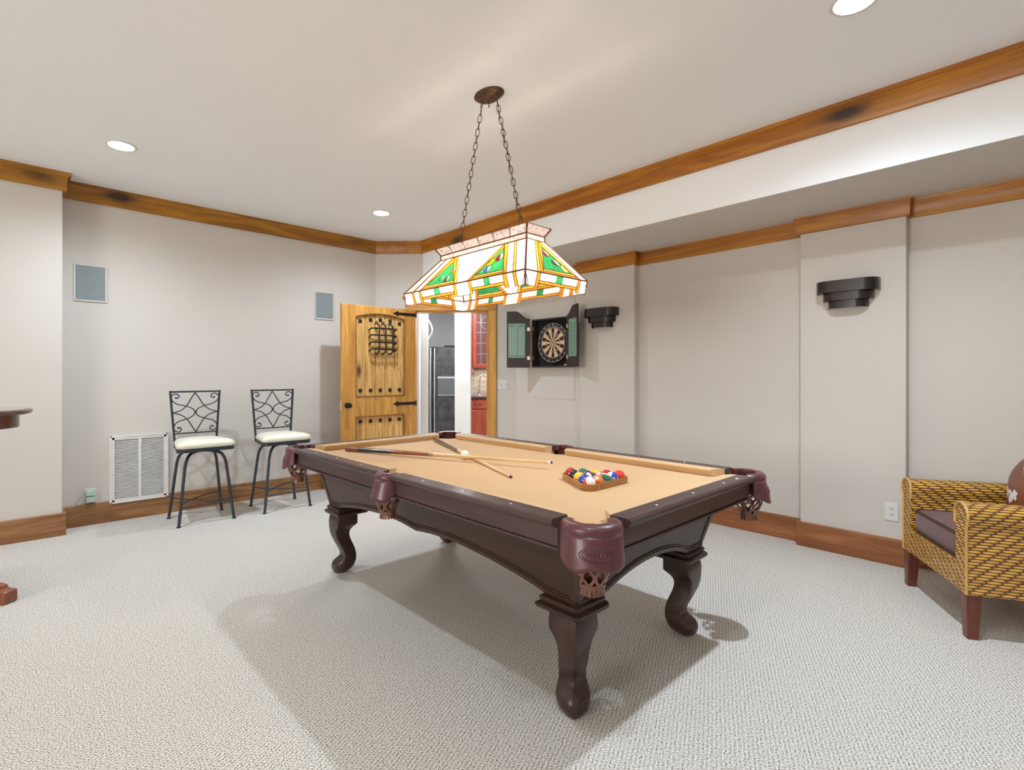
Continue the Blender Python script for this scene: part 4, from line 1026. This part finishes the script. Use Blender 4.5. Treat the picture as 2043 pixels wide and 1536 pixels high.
# ------------------------------------------------------------------ bar stools
def stool():
    r=thing('bar_stool','x','bar stool',(-5.135,1.198,0),0,'iron bar stools against the left wall')
    # local: +x toward room (front), back at -x
    fx0,fx1,fy=-0.190,0.190,0.213
    legs=[(-1,-1),(1,-1),(-1,1),(1,1)]
    for sx,sy in legs:
        pts=[(sx*0.190,sy*fy,0.0),(sx*0.178,sy*0.196,0.15),(sx*0.160,sy*0.172,0.38),(sx*0.150,sy*0.158,0.50),(sx*0.143,sy*0.146,0.545),(sx*0.128,sy*0.128,0.578),(sx*0.100,sy*0.100,0.597),(sx*0.05,sy*0.05,0.603),(sx*0.01,sy*0.01,0.604)]
        P2=[]
        for a,b_ in zip(pts,pts[1:]):
            for k in range(3): P2.append(tuple(lerp(a[q],b_[q],k/3) for q in range(3)))
        P2.append(pts[-1])
        lg=build('leg',MB().tube(P2,0.0125,10),'iron',r,smooth=60)
        build('foot_cap',MB().lathe([(0.0165,0),(0.0165,0.006),(0.014,0.012)],(sx*0.190,sy*fy,0.0),12),'iron',lg)
    A=Vector((-0.177,-0.193,0.185)); D=Vector((0.177,0.193,0.185)); B=Vector((0.177,-0.193,0.185)); Cc=Vector((-0.177,0.193,0.185))
    def bowed(p,q,ctl,n=16):
        return [tuple((1-t_)**2*p+2*t_*(1-t_)*ctl+t_*t_*q) for t_ in [i/n for i in range(n+1)]]
    build('footrest',MB().tube(bowed(A,D,Vector((0.13,-0.10,0.185))),0.006,8),'iron',r,smooth=60)
    build('footrest',MB().tube(bowed(B,Cc,Vector((-0.10,0.0,0.192))),0.006,8),'iron',r,smooth=60)
    build('footrest',MB().tube([(0.178,-0.196,0.160),(0.178,0.196,0.160)],0.006,8),'iron',r,smooth=60)
    build('swivel_plate',MB().box(-0.10,0.10,-0.10,0.10,0.608,0.616).lathe([(0.05,0),(0.05,0.008)],(0,0,0.602),20),'iron',r)
    # seat frame: flat band, back narrower
    def seatout(g):
        w0,w1=0.178+g,0.222+g; x0,x1=-0.185-g,0.205+g; pts=[]
        cr=0.05
        for cx_,cy_,a0 in ((x1-cr,w1-cr,0),(x0+cr,w0-cr,90),(x0+cr,-w0+cr,180),(x1-cr,-w1+cr,270)):
            for k in range(7):
                a=math.radians(a0+15*k); pts.append((cx_+cr*math.cos(a),cy_+cr*math.sin(a)))
        return pts
    mb=MB(); o_=seatout(0.0)
    mb.loft([[(x,y,0.616) for x,y in o_],[(x,y,0.646) for x,y in o_]]); build('seat_frame',mb,'iron',r,smooth=40,bevel=0.002)
    mb=MB(); rings=[]
    for g,z in ((-0.006,0.646),(0.002,0.652),(0.006,0.664),(0.004,0.680),(-0.010,0.696),(-0.035,0.708),(-0.075,0.716),(-0.13,0.719),(-0.17,0.7195)):
        sc=1+g/0.2; rings.append([((x-0.01)*sc+0.01,y*sc,z) for x,y in seatout(0.0)])
    mb.loft(rings); build('seat_cushion',mb,'seat',r,smooth=70)
    # backrest: raked back plane
    zb0,zt0=0.62,1.128
    def bp(u,z):  # u -1..1 across y
        k=(z-zb0)/(zt0-zb0); hw=0.165+0.035*k; x=-0.188-0.020*k-0.028*(1-u*u)*0.6*k
        return Vector((x,u*hw,z))
    for sy in (-1,1):
        build('back_post',MB().tube([bp(sy,zb0+(zt0-zb0)*i/10) for i in range(11)],0.0115,4,up=(0,1,0)),'iron',r,smooth=0)
    for z in (1.118,0.745):
        build('back_rail',MB().tube([bp(-1+2*i/12,z) for i in range(13)],0.0105 if z>1 else 0.008,4,up=(0,0,1)),'iron',r,smooth=0)
    z0,z1=0.752,1.108
    def q(a,b_): return bp(a,z0+(z1-z0)*b_)
    def bez(pts,n=10):
        out=[]
        P_=[(1.5*0+pts[0][0],pts[0][1])]
        pts=[pts[0]]+list(pts)+[pts[-1]]
        for i in range(1,len(pts)-2):
            p0,p1,p2,p3=pts[i-1],pts[i],pts[i+1],pts[i+2]
            for k in range(n):
                t_=k/n
                out.append(tuple(0.5*((2*p1[j])+(-p0[j]+p2[j])*t_+(2*p0[j]-5*p1[j]+4*p2[j]-p3[j])*t_*t_+(-p0[j]+3*p1[j]-3*p2[j]+p3[j])*t_**3) for j in (0,1)))
        out.append(pts[-1]); return out
    mb=MB()
    for sx in (-1,1):
        # C-curve through the centre with scroll ends
        top=[(-0.79,0.880),(-0.73,0.862),(-0.655,0.905),(-0.71,0.962),(-0.83,0.976),(-0.95,0.93),(-0.975,0.865),(-0.92,0.79),(-0.74,0.715),(-0.46,0.675),(-0.20,0.62),(-0.065,0.56),(-0.025,0.5)]
        half=[(sx*-a if sx==1 else a,b_) for a,b_ in top]
        top=[(-sx*abs(a),b_) for a,b_ in top]
        full=top+[(a,1-b_) for a,b_ in top[-2::-1]]
        mb.tube([q(a,b_) for a,b_ in bez(full,5)],0.0055,6)
        for b_ in (0.880,0.120): mb.sphere(tuple(q(-sx*0.79,b_)),0.0095,8,6)
    for sx in (-1,1):
        for sz in (0,1):
            pts=[(0,1.0),(sx*0.16,0.86),(sx*0.36,0.68),(sx*0.62,0.56),(sx*0.97,0.5)]
            if sz: pts=[(a,1-b_) for a,b_ in pts]
            mb.tube([q(a,b_) for a,b_ in bez(pts,5)],0.0055,6)
    build('scrollwork',mb,'iron',r,smooth=60)
    return r
s1=stool(); s1['label']='black iron bar stool with scroll back and cream seat, right beside the wall vent'
s2=dup(s1,(-5.10,1.872,0),0.0,'black iron bar stool with scroll back and cream seat, nearer the pool table corner')

# ------------------------------------------------------------------ wall items, left wall
vg=thing('return_air_grille','large white louvered return air grille low on the left wall','vent',(XW,0.594,0.158))
W_,H_=0.424,0.577
mb=MB()
fw=0.030
mb.box(0,0.026,0,W_,0,fw*0.9); mb.box(0,0.026,0,W_,H_-fw,H_); mb.box(0,0.026,0,fw,0,H_); mb.box(0,0.026,W_-fw,W_,0,H_); mb.box(0,0.024,W_/2-0.011,W_/2+0.011,0,H_)
mb.box(0,0.028,-0.006,0.012,-0.004,H_+0.004); mb.box(0,0.028,W_-0.012,W_+0.006,-0.004,H_+0.004); mb.box(0,0.028,0,W_,-0.004,0.010);  mb.box(0,0.028,0,W_,H_-0.010,H_+0.004)
build('frame',mb,'ventwhite',vg,bevel=0.0015)
build('duct_opening',MB().box(0,0.002,0.01,W_-0.01,0.01,H_-0.01),'dark',vg)
mb=MB(); nl=40
for i in range(nl):
    z=0.032+(H_-0.064)*i/(nl-1)
    for y0,y1 in ((fw,W_/2-0.011),(W_/2+0.011,W_-fw)):
        mb.prism([(0.008,z+0.0048),(0.0215,z-0.0040),(0.0225,z-0.0040),(0.0225,z-0.0012),(0.010,z+0.0060)],lambda u,v,w:(u,w,v),y0,y1)
lv=build('louvers',mb,'ventwhite',vg,smooth=0); 
def wspk(y0,y1,z0,z1,label):
    t_=thing('wall_speaker',label,'speaker',(XW,y0,z0),0,'flush wall speakers'); w_,h_=y1-y0,z1-z0
    mb=MB(); f_=0.014
    for a in ((-f_,0,-f_,h_+f_),(w_,w_+f_,-f_,h_+f_),(0,w_,-f_,0),(0,w_,h_,h_+f_)): mb.box(0,0.010,a[0],a[1],a[2],a[3])
    build('frame',mb,'wall',t_,bevel=0.002); build('grille_cloth',MB().box(0,0.006,0,w_,0,h_),'speaker',t_)
wspk(0.362,0.560,1.904,2.190,'grey flush wall speaker at the far left, above the wall outlet')
wspk(2.425,2.626,1.902,2.186,'grey flush wall speaker beside the open door')
ol=thing('wall_outlet','small outlet with two pale green plug-in adapters and a cord, left of the vent','outlet',(XW,0.460,0.245))
build('plate',MB().box(0,0.006,-0.038,0.038,-0.058,0.062),'whiteplastic',ol,bevel=0.002)
for z in (0.002,-0.050): build('adapter',MB().box(0.006,0.042,-0.031,0.031,z,z+0.046),'mint',ol,bevel=0.004)
build('cord',MB().tube([(0.03,-0.031,0.02),(0.035,-0.055,0.012),(0.03,-0.085,-0.03),(0.022,-0.098,-0.066),(0.022,-0.080,-0.070),(0.024,-0.050,-0.050),(0.03,-0.031,-0.035)],0.0022,6),'cable',ol,smooth=60)

# ------------------------------------------------------------------ right wall items
def sconce(cx_,label):
    r=thing('wall_sconce',label,'wall lamp',(cx_,4.285,1.74),0,'stepped dark metal wall sconces')
    def shell(hw,dp,z0,z1,th=0.004):
        def outl(h_,d_):
            pts=[(-h_,0)]; rr=min(0.085,d_-0.004)
            for k in range(11):
                a=PI+ (PI/2)*k/10; pts.append((-h_+rr+rr*math.cos(a),-d_+rr+rr*math.sin(a)))
            for k in range(11):
                a=-PI/2+(PI/2)*k/10; pts.append((h_-rr+rr*math.cos(a),-d_+rr+rr*math.sin(a)))
            pts.append((h_,0)); return pts
        O_=outl(hw,dp); I_=outl(hw-th,dp-th)
        mb=MB(); n=len(O_)
        mb.loft([[(x,y,z0) for x,y in O_],[(x,y,z1) for x,y in O_],[(x,y,z1) for x,y in I_],[(x,y,z0) for x,y in I_]],False,False)
        a=[mb.vert((x,y,z0)) for x,y in O_]; b_=[mb.vert((x,y,z0)) for x,y in I_]
        for i in range(n-1): mb.face((a[i],b_[i],b_[i+1],a[i+1]))
        return mb
    build('outer_tier',shell(0.186,0.118,0.108,0.190),'sconce',r,smooth=40)
    build('middle_tier',shell(0.151,0.098,0.052,0.118),'sconce',r,smooth=40)
    build('inner_tier',shell(0.121,0.078,0.0,0.062),'sconce',r,smooth=40)
    build('reflector',MB().box(-0.115,0.115,-0.004,0,0.0,0.186),'whiteplastic',r)
    return r
sconce(-0.976,'black three-tiered wall sconce on the nearer pilaster at the right')
sconce(-3.060,'black three-tiered wall sconce on the pilaster beside the dartboard')
def outlet(loc,rz,label,name='wall_outlet',kind_='outlet'):
    r=thing(name,label,kind_,loc,rz); return r
orr_=thing('wall_outlet','white duplex wall outlet beside the wicker armchair','outlet',(-0.730,4.285,0.355))
build('plate',MB().box(-0.037,0.037,-0.006,0,-0.060,0.060),'whiteplastic',orr_,bevel=0.002)
for z in (-0.026,0.010):
    rc_=build('receptacle',MB().box(-0.016,0.016,-0.0085,-0.006,z,z+0.026),'whiteplastic',orr_,bevel=0.001)
    build('slots',MB().box(-0.008,-0.006,-0.0092,-0.0084,z+0.010,z+0.019).box(0.006,0.008,-0.0092,-0.0084,z+0.010,z+0.019).box(-0.002,0.002,-0.0092,-0.0084,z+0.003,z+0.007),'dark',rc_)
# switch plate on the angled wall
sd_=1.536
sw=thing('light_switch','white double light switch plate between the door casing and the dart cabinet','switch',(D0[0]+sd_*sq,D0[1]+sd_*sq,1.155),PI/4)
build('plate',MB().box(-0.058,0.058,-0.006,0,-0.058,0.058),'whiteplastic',sw,bevel=0.002)
for x in (-0.023,0.023): build('toggle',MB().box(x-0.006,x+0.006,-0.016,-0.006,-0.010,0.012),'whiteplastic',sw,bevel=0.001)

# dart cabinet
DX0,DX1,DZ0,DZ1,DYF=-4.010,-3.490,1.352,1.892,4.255
dc=thing('dart_cabinet','open dark wood dartboard cabinet with green scoreboards inside its doors','dart cabinet',(0,0,0))
mb=MB(); mb.box(DX0,DX0+0.016,DYF,YW-0.006,DZ0,DZ1); mb.box(DX1-0.016,DX1,DYF,YW-0.006,DZ0,DZ1); mb.box(DX0+0.016,DX1-0.016,DYF,YW-0.006,DZ0,DZ0+0.016); mb.box(DX0+0.016,DX1-0.016,DYF,YW-0.006,DZ1-0.016,DZ1)
build('cabinet_box',mb,'blackwood',dc,bevel=0.002)
build('back_panel',MB().box(DX0+0.016,DX1-0.016,YW-0.020,YW-0.006,DZ0+0.016,DZ1-0.016),'blackfelt',dc)
DW_=0.262
def dartdoor(hx_,hy_,ang,sgn,which):
    # local x from hinge outward; local inner face at +y*sgn
    e=bpy.data.objects.new('door',None)
    n=14; z0=DZ0; 
    def ztop(u): # low at hinge, high at free edge
        k=u/DW_; 
        if k>0.62: return 1.990
        q=k/0.62; s_=q*q*(3-2*q); return 1.890+0.012+(0.100-0.012)*s_**1.2
    pts=[(0,z0)]+[(DW_,z0)]+[(DW_*(1-i/n),ztop(DW_*(1-i/n))) for i in range(n+1)]
    mb=MB(); T_=Matrix.Translation((hx_,hy_,0))@Matrix.Rotation(ang,4,'Z'); mb.T=T_
    mb.prism(pts,lambda u,v,w:(u,w,v),-0.009,0.009)
    d=build('door',mb,'blackwood',dc,smooth=20,bevel=0.0015)
    mb=MB(); mb.T=T_
    yy=sgn*0.009
    mb.box(0.052,0.246,min(yy,yy+sgn*0.002),max(yy,yy+sgn*0.002),1.462,1.852)
    sb=build('scoreboard',mb,'green',d)
    # printed frame and figures
    mb=MB(); y1=sgn*0.0112
    rot=Matrix.Rotation(PI/2,4,'X') if sgn<0 else Matrix.Rotation(PI,4,'Z')@Matrix.Rotation(PI/2,4,'X')
    B4=T_
    fx=[(0.062,1.474),(0.236,1.474),(0.236,1.842),(0.062,1.842)]
    c_=0.010
    fr_=[(0.062+c_,1.472),(0.236-c_,1.472),(0.236,1.472+c_),(0.236,1.842-c_),(0.236-c_,1.842),(0.062+c_,1.842),(0.062,1.842-c_),(0.062,1.472+c_)]
    mb.T=B4; mb.tube([(u,y1,z) for u,z in fr_],0.0011,4,closed=True)
    mb.T=Matrix.Identity(4)
    if which=='left':
        addtext(mb,'CRICKET',0.017,B4@Matrix.Translation((0.149,y1,1.826))@rot,0,0.0002)
        rows_=24
        for i in range(rows_):
            z=1.806-0.0134*i
            for k,u in enumerate((0.078,0.100,0.122,0.155,0.177,0.199,0.221)):
                mb.T=B4; w2=0.0062; mb.box(u-w2,u+w2,min(y1,y1+sgn*0.0004),max(y1,y1+sgn*0.0004),z-0.0026,z+0.0026); 
        mb.T=Matrix.Identity(4)
    else:
        addtext(mb,'HOME  VISITOR',0.013,B4@Matrix.Translation((0.149,y1,1.822))@rot,0,0.0002)
        for i,s_ in enumerate(('20','19','18','17','16','15','B')):
            addtext(mb,s_,0.024,B4@Matrix.Translation((0.149,y1,1.782-0.044*i))@rot,0,0.0002)
    build('printing',mb,'chalk',sb,smooth=0)
    mb=MB()
    mb.T=T_
    for z in (1.44,1.765): 
        mb.box(0.004,0.030,min(yy,yy+sgn*0.003),max(yy,yy+sgn*0.003),z,z+0.040); mb.tube([(0.0,sgn*0.010,z),(0.0,sgn*0.010,z+0.040)],0.0045,8)
    mb.T=Matrix.Identity(4)
    build('hinge',mb,'brasshinge',d)
    return d
dartdoor(-4.022,4.240,math.atan2(-0.160,-0.210),1,'left')
dartdoor(-3.480,4.246,math.atan2(-0.116,0.222),-1,'right')
for z in (1.45,1.775):
    build('hinge_leaf',MB().box(DX0+0.016,DX0+0.019,DYF+0.002,DYF+0.026,z-0.010,z+0.034),'steel',dc)
build('catch',MB().box(-3.535,-3.515,DYF+0.004,DYF+0.024,DZ0+0.016,DZ0+0.034),'brasshinge',dc)
# dartboard
dbx,dbz=-3.742,1.623
db=thing('dartboard','round dartboard with cream and black sectors mounted in the dark cabinet','dartboard',(dbx,4.349,dbz))
R0=0.222
mb=MB()
mb.lathe([(0.0001,0),(R0,0),(R0,0.036),(0.0001,0.036)],(0,0,0),64)
for i,v_ in enumerate(mb.v): mb.v[i]=(v_[0],-v_[2],v_[1])
build('board',mb,'sisalblack',db,smooth=40)
mats=['sisalblack','cream','sisalred','sisalgreen']; mb=MB()
def sector(r0,r1,a0,a1,mi,yy):
    n=4; I=[mb.vert((r0*math.sin(lerp(a0,a1,i/n)),yy,r0*math.cos(lerp(a0,a1,i/n)))) for i in range(n+1)]
    O_=[mb.vert((r1*math.sin(lerp(a0,a1,i/n)),yy,r1*math.cos(lerp(a0,a1,i/n)))) for i in range(n+1)]
    for i in range(n): mb.face((I[i],I[i+1],O_[i+1],O_[i]),mi)
for k in range(20):
    a0=math.radians(-9+18*k); a1=a0+math.radians(18); dk=(k%2==0)
    c1=0 if dk else 1; c2=2 if dk else 3
    sector(0.016,0.097,a0,a1,c1,-0.0366); sector(0.097,0.105,a0,a1,c2,-0.0366); sector(0.105,0.160,a0,a1,c1,-0.0366); sector(0.160,0.168,a0,a1,c2,-0.0366)
for k in range(20): sector(0.0065,0.016,math.radians(18*k),math.radians(18*k+18),3,-0.0366); sector(0.0001,0.0065,math.radians(18*k),math.radians(18*k+18),2,-0.0366)
build('playing_face',mb,mats,db,smooth=0,recalc=False)
mb=MB()
for r_ in (0.0065,0.016,0.097,0.105,0.160,0.168): mb.tube([(r_*math.sin(a),-0.0372,r_*math.cos(a)) for a in [2*PI*i/40 for i in range(40)]],0.0008,4,closed=True)
for k in range(20):
    a=math.radians(-9+18*k); mb.tube([(0.016*math.sin(a),-0.0372,0.016*math.cos(a)),(0.170*math.sin(a),-0.0372,0.170*math.cos(a))],0.0007,4)
mb.tube([(0.214*math.sin(a),-0.038,0.214*math.cos(a)) for a in [2*PI*i/64 for i in range(64)]],0.0018,6,closed=True)
build('spider_wire',mb,'wire',db,smooth=60)
mb=MB(); nums=[20,1,18,4,13,6,10,15,2,17,3,19,7,16,8,11,14,9,12,5]
for k,n_ in enumerate(nums):
    a=math.radians(18*k); 
    mt4=Matrix.Translation((0.200*math.sin(a),-0.0375,0.200*math.cos(a)))@Matrix.Rotation(a,4,'Y')@Matrix.Rotation(PI/2,4,'X')
    addtext(mb,str(n_),0.022,mt4,0,0.0004)
word='SCOREMASTER'
for i,ch in enumerate(word):
    a=math.radians((i-(len(word)-1)/2)*11.0+8)
    mt4=Matrix.Translation((0.180*math.sin(a),-0.0375,0.180*math.cos(a)))@Matrix.Rotation(a,4,'Y')@Matrix.Rotation(PI/2,4,'X')
    addtext(mb,ch,0.027,mt4,0,0.0006)
build('lettering',mb,'chalk',db,smooth=0)

# ------------------------------------------------------------------ bar table at left edge
bt=thing('pub_table','round dark wood pub table with a glossy top at the left edge','table',(-4.215,-0.263,0))
build('tabletop',MB().lathe([(0.001,1.040),(0.318,1.040),(0.332,1.045),(0.338,1.055),(0.334,1.066),(0.324,1.070),(0.001,1.070)],(0,0,0),64),'bartable',bt,smooth=30)
build('top_surface',MB().lathe([(0.001,1.0702),(0.320,1.0702),(0.320,1.0712),(0.001,1.0712)],(0,0,0),64),'bartop',bt,smooth=30)
ap=build('apron',MB().lathe([(0.235,0.965),(0.278,0.965),(0.278,1.040),(0.235,1.040)],(0,0,0),64),'bartable',bt,smooth=30)
ka=math.atan2(0.02,1)
mb=MB()
for a in (math.radians(22),math.radians(10)):
    pass
build('drawer_knob',MB().lathe([(0.010,0),(0.008,0.008),(0.012,0.016),(0.010,0.022),(0.001,0.024)],(0,0,0),16),'bronze',ap,loc=(0.278*math.cos(-0.35),0.278*math.sin(-0.35),1.0),rot=(0,PI/2,-0.35))
mb=MB(); mb.box(-0.001,0.001,-0.0015,0.0015,0,0.07)
build('drawer_gap',MB().box(0.2775,0.2792,-0.002,0.002,0.967,1.040),'dark',ap,rot=(0,0,-0.05))
build('pedestal',MB().lathe([(0.06,0.09),(0.075,0.14),(0.05,0.22),(0.06,0.40),(0.075,0.50),(0.055,0.62),(0.045,0.80),(0.07,0.92),(0.12,0.965)],(0,0,0),24),'bartable',bt,smooth=50)
for k in range(3):
    a=math.radians(43.7+120*k); T_=Matrix.Rotation(a,4,'Z'); mb=MB(); mb.T=T_
    pr=[(0.0,0.03),(0.10,0.022),(0.22,0.0),(0.345,0.0),(0.354,0.006),(0.354,0.062),(0.347,0.070),(0.310,0.072),(0.300,0.078),(0.295,0.090),(0.275,0.096),(0.15,0.120),(0.0,0.135)]
    mb.prism(pr,lambda u,v,w:(u,w,v),-0.035,0.035); build('foot',mb,'foot',bt,smooth=30,bevel=0.004)

# ------------------------------------------------------------------ wicker armchair
F1=Vector((-0.608,3.945,0)); F2=Vector((-0.285,3.352,0)); wv=(F2-F1).normalized(); bv=Vector((-wv.y,wv.x,0))
if bv.x<0: bv=-bv
mid=(F1+F2)/2
ch=thing('wicker_armchair','honey-coloured woven wicker armchair with rolled arms, standing in front of the right wall','armchair',tuple(mid),math.atan2(wv.y,wv.x))
# local: x = along the front (far arm -, near arm +), y = toward the back
CW=0.355; CD=0.70; AT=0.105
def wl_box(name,pts2d,fn,a,b_,parent,nseg=1,flipuv=False):
    # extruded outline with metre UVs
    mb=MB(); n=len(pts2d); L=0; 
    for i in range(n):
        p,q=pts2d[i],pts2d[(i+1)%n]; d=math.dist(p,q)
        A=[mb.vert(fn(*p,a)),mb.vert(fn(*q,a)),mb.vert(fn(*q,b_)),mb.vert(fn(*p,b_))]
        if flipuv: uv=[(L,a),(L+d,a),(L+d,b_),(L,b_)]
        else: uv=[(a,L),(a,L+d),(b_,L+d),(b_,L)]
        mb.face(A,0,uv); L+=d
    for w_,rev in ((a,True),(b_,False)):
        idx=[mb.vert(fn(*p,w_)) for p in pts2d]; uv=[(p[0],p[1]) for p in pts2d]
        if rev: idx=idx[::-1]; uv=uv[::-1]
        mb.face(idx,0,uv)
    bm_=build(name,mb,'wicker',parent,smooth=50)
    return bm_
def armprof(sg):
    # cross-section in (x,z): outer side vertical, roll on top leaning outward
    xo=sg*CW; xi=sg*(CW-AT); cx_=sg*(CW-AT*0.45); rr=0.062; zc=0.588
    pts=[(xi,0.215),(xi,0.54)]
    for k in range(13):
        a=math.radians(200-220*k/12) if sg>0 else math.radians(-20+220*k/12)
        pts.append((cx_+rr*math.cos(a) if sg>0 else cx_+rr*math.cos(a),zc+rr*math.sin(a)))
    if sg<0:
        pts=[(xi,0.215),(xi,0.54)]+[(cx_+rr*math.cos(math.radians(-20+220*k/12)),zc+rr*math.sin(math.radians(-20+220*k/12))) for k in range(13)]
    pts+=[(xo,0.535),(xo,0.215)]
    return pts
for sg in (-1,1):
    wl_box('arm',armprof(sg),lambda u,v,w:(u,w,v),0.0,CD,ch)
    pr=armprof(sg)
    mb=MB(); mb.tube([(x,-0.001,z) for x,z in pr[1:]],0.0065,6); build('edge_braid',mb,'braid',ch,smooth=60)
wl_box('front_apron',[(-CW+AT,0.215),(CW-AT,0.215),(CW-AT,0.350),(-CW+AT,0.350)],lambda u,v,w:(u,w,v),0.004,0.045,ch)
wl_box('seat_deck',[(-CW+AT,0.04),(CW-AT,0.04),(CW-AT,CD-0.02),(-CW+AT,CD-0.02)],lambda u,v,w:(u,v,w),0.30,0.345,ch)
# curved backrest
mb=MB()
def backf(u,v,off):
    x=-CW+2*CW*u; z=0.215+v*0.62*(0.90+0.10*math.sin(PI*u)); y=CD-0.05+0.10*v+0.05*math.sin(PI*u)+off
    return (x,y,z)
for off,fl_ in ((-0.03,False),(0.03,True)): mb.grid(lambda u,v:backf(u,v,off),14,8,0,lambda u,v:(0.71*u,0.62*v),fl_)
n=14
mb.grid(lambda u,v:backf(u,1,-0.03+0.06*v),14,2,0,lambda u,v:(0.71*u,0.06*v)); mb.grid(lambda u,v:backf(u,0,-0.03+0.06*v),14,1,0,lambda u,v:(0.71*u,0.06*v))
mb.grid(lambda u,v:backf(0,u,-0.03+0.06*v),8,1,0,lambda u,v:(0.62*u,0.06*v)); mb.grid(lambda u,v:backf(1,u,-0.03+0.06*v),8,1,0,lambda u,v:(0.62*u,0.06*v))
build('backrest',mb,'wicker',ch,smooth=50)
for sx in (-1,1):
    for y,yy in ((0.0,0.0),(CD-0.06,0.05)):
        xo=sx*(CW-0.004); mb=MB(); s0,s1_=0.064,0.044; dy=0
        top=[(xo,y),(xo-sx*s0,y),(xo-sx*s0,y+s0),(xo,y+s0)]; bo=[(xo,y+0.004),(xo-sx*s1_,y+0.004),(xo-sx*s1_,y+0.004+s1_),(xo,y+0.004+s1_)]
        mb.loft([[(a,b_+yy*0.6,0.0) for a,b_ in bo],[(a,b_,0.225) for a,b_ in top]]); build('leg',mb,'chairleg',ch,smooth=0,bevel=0.002)
# seat cushion (box with soft edges + welt)
def softbox(x0,x1,y0,y1,z0,z1,r,puff):
    mb=MB(); rings=[]; nn=9
    def outl(g):
        pts=[]; c_=r
        for cx_,cy_,a0 in ((x1-c_,y1-c_,0),(x0+c_,y1-c_,90),(x0+c_,y0+c_,180),(x1-c_,y0+c_,270)):
            for k in range(6):
                a=math.radians(a0+18*k); pts.append((cx_+(c_-g)*math.cos(a),cy_+(c_-g)*math.sin(a)))
        return pts
    prof=[(r*0.9,z0),(r*0.35,z0+0.004),(0.004,z0+0.016),(0,z0+0.03),(-0.003,(z0+z1)/2),(0,z1-0.022),(0.006,z1-0.008),(0.018,z1-0.001)]
    for g,z in prof: rings.append([(x,y,z) for x,y in outl(g)])
    for k in range(1,6):
        sc=1-k/5.2; cx_,cy_=(x0+x1)/2,(y0+y1)/2
        rings.append([(cx_+(x-cx_)*sc,cy_+(y-cy_)*sc,z1+puff*(1-sc**2)) for x,y in outl(0.018)])
    mb.loft(rings); return mb,outl
sx0,sx1=-CW+AT+0.002,CW-AT-0.002
mb,ol_=softbox(sx0,sx1,0.012,CD-0.09,0.352,0.482,0.045,0.014)
sc_=build('seat_cushion',mb,'cushion',ch,smooth=60)
for z in (0.478,0.362): build('piping',MB().tube([(x,y,z) for x,y in ol_(0.001)],0.0045,6,closed=True),'piping',sc_,smooth=60)
# cowhide pillow leaning on the backrest
mb=MB(); n=28; m_=10
def pil(u,v):
    a=2*PI*u; s_=math.sin(PI*v); rx,rz=0.235,0.225
    q=abs(math.cos(a))**0.55*(1 if math.cos(a)>0 else -1); p=abs(math.sin(a))**0.55*(1 if math.sin(a)>0 else -1)
    return (rx*q*s_**0.6,-0.085*math.cos(PI*v)*(1.0),rz*p*s_**0.6)
mb.grid(pil,n,m_)
po=build('throw_pillow',mb,'hide',None,smooth=80)
pp=ch.matrix_world if False else None
loc=mid+wv*0.005+bv*0.465+Vector((0,0,0.672))
po.location=loc; po.rotation_euler=Euler((math.radians(-16),math.radians(-33),math.atan2(wv.y,wv.x)),'XYZ')
tag(po,'reddish-brown cowhide throw pillow with white patches, leaning in the wicker armchair','pillow')
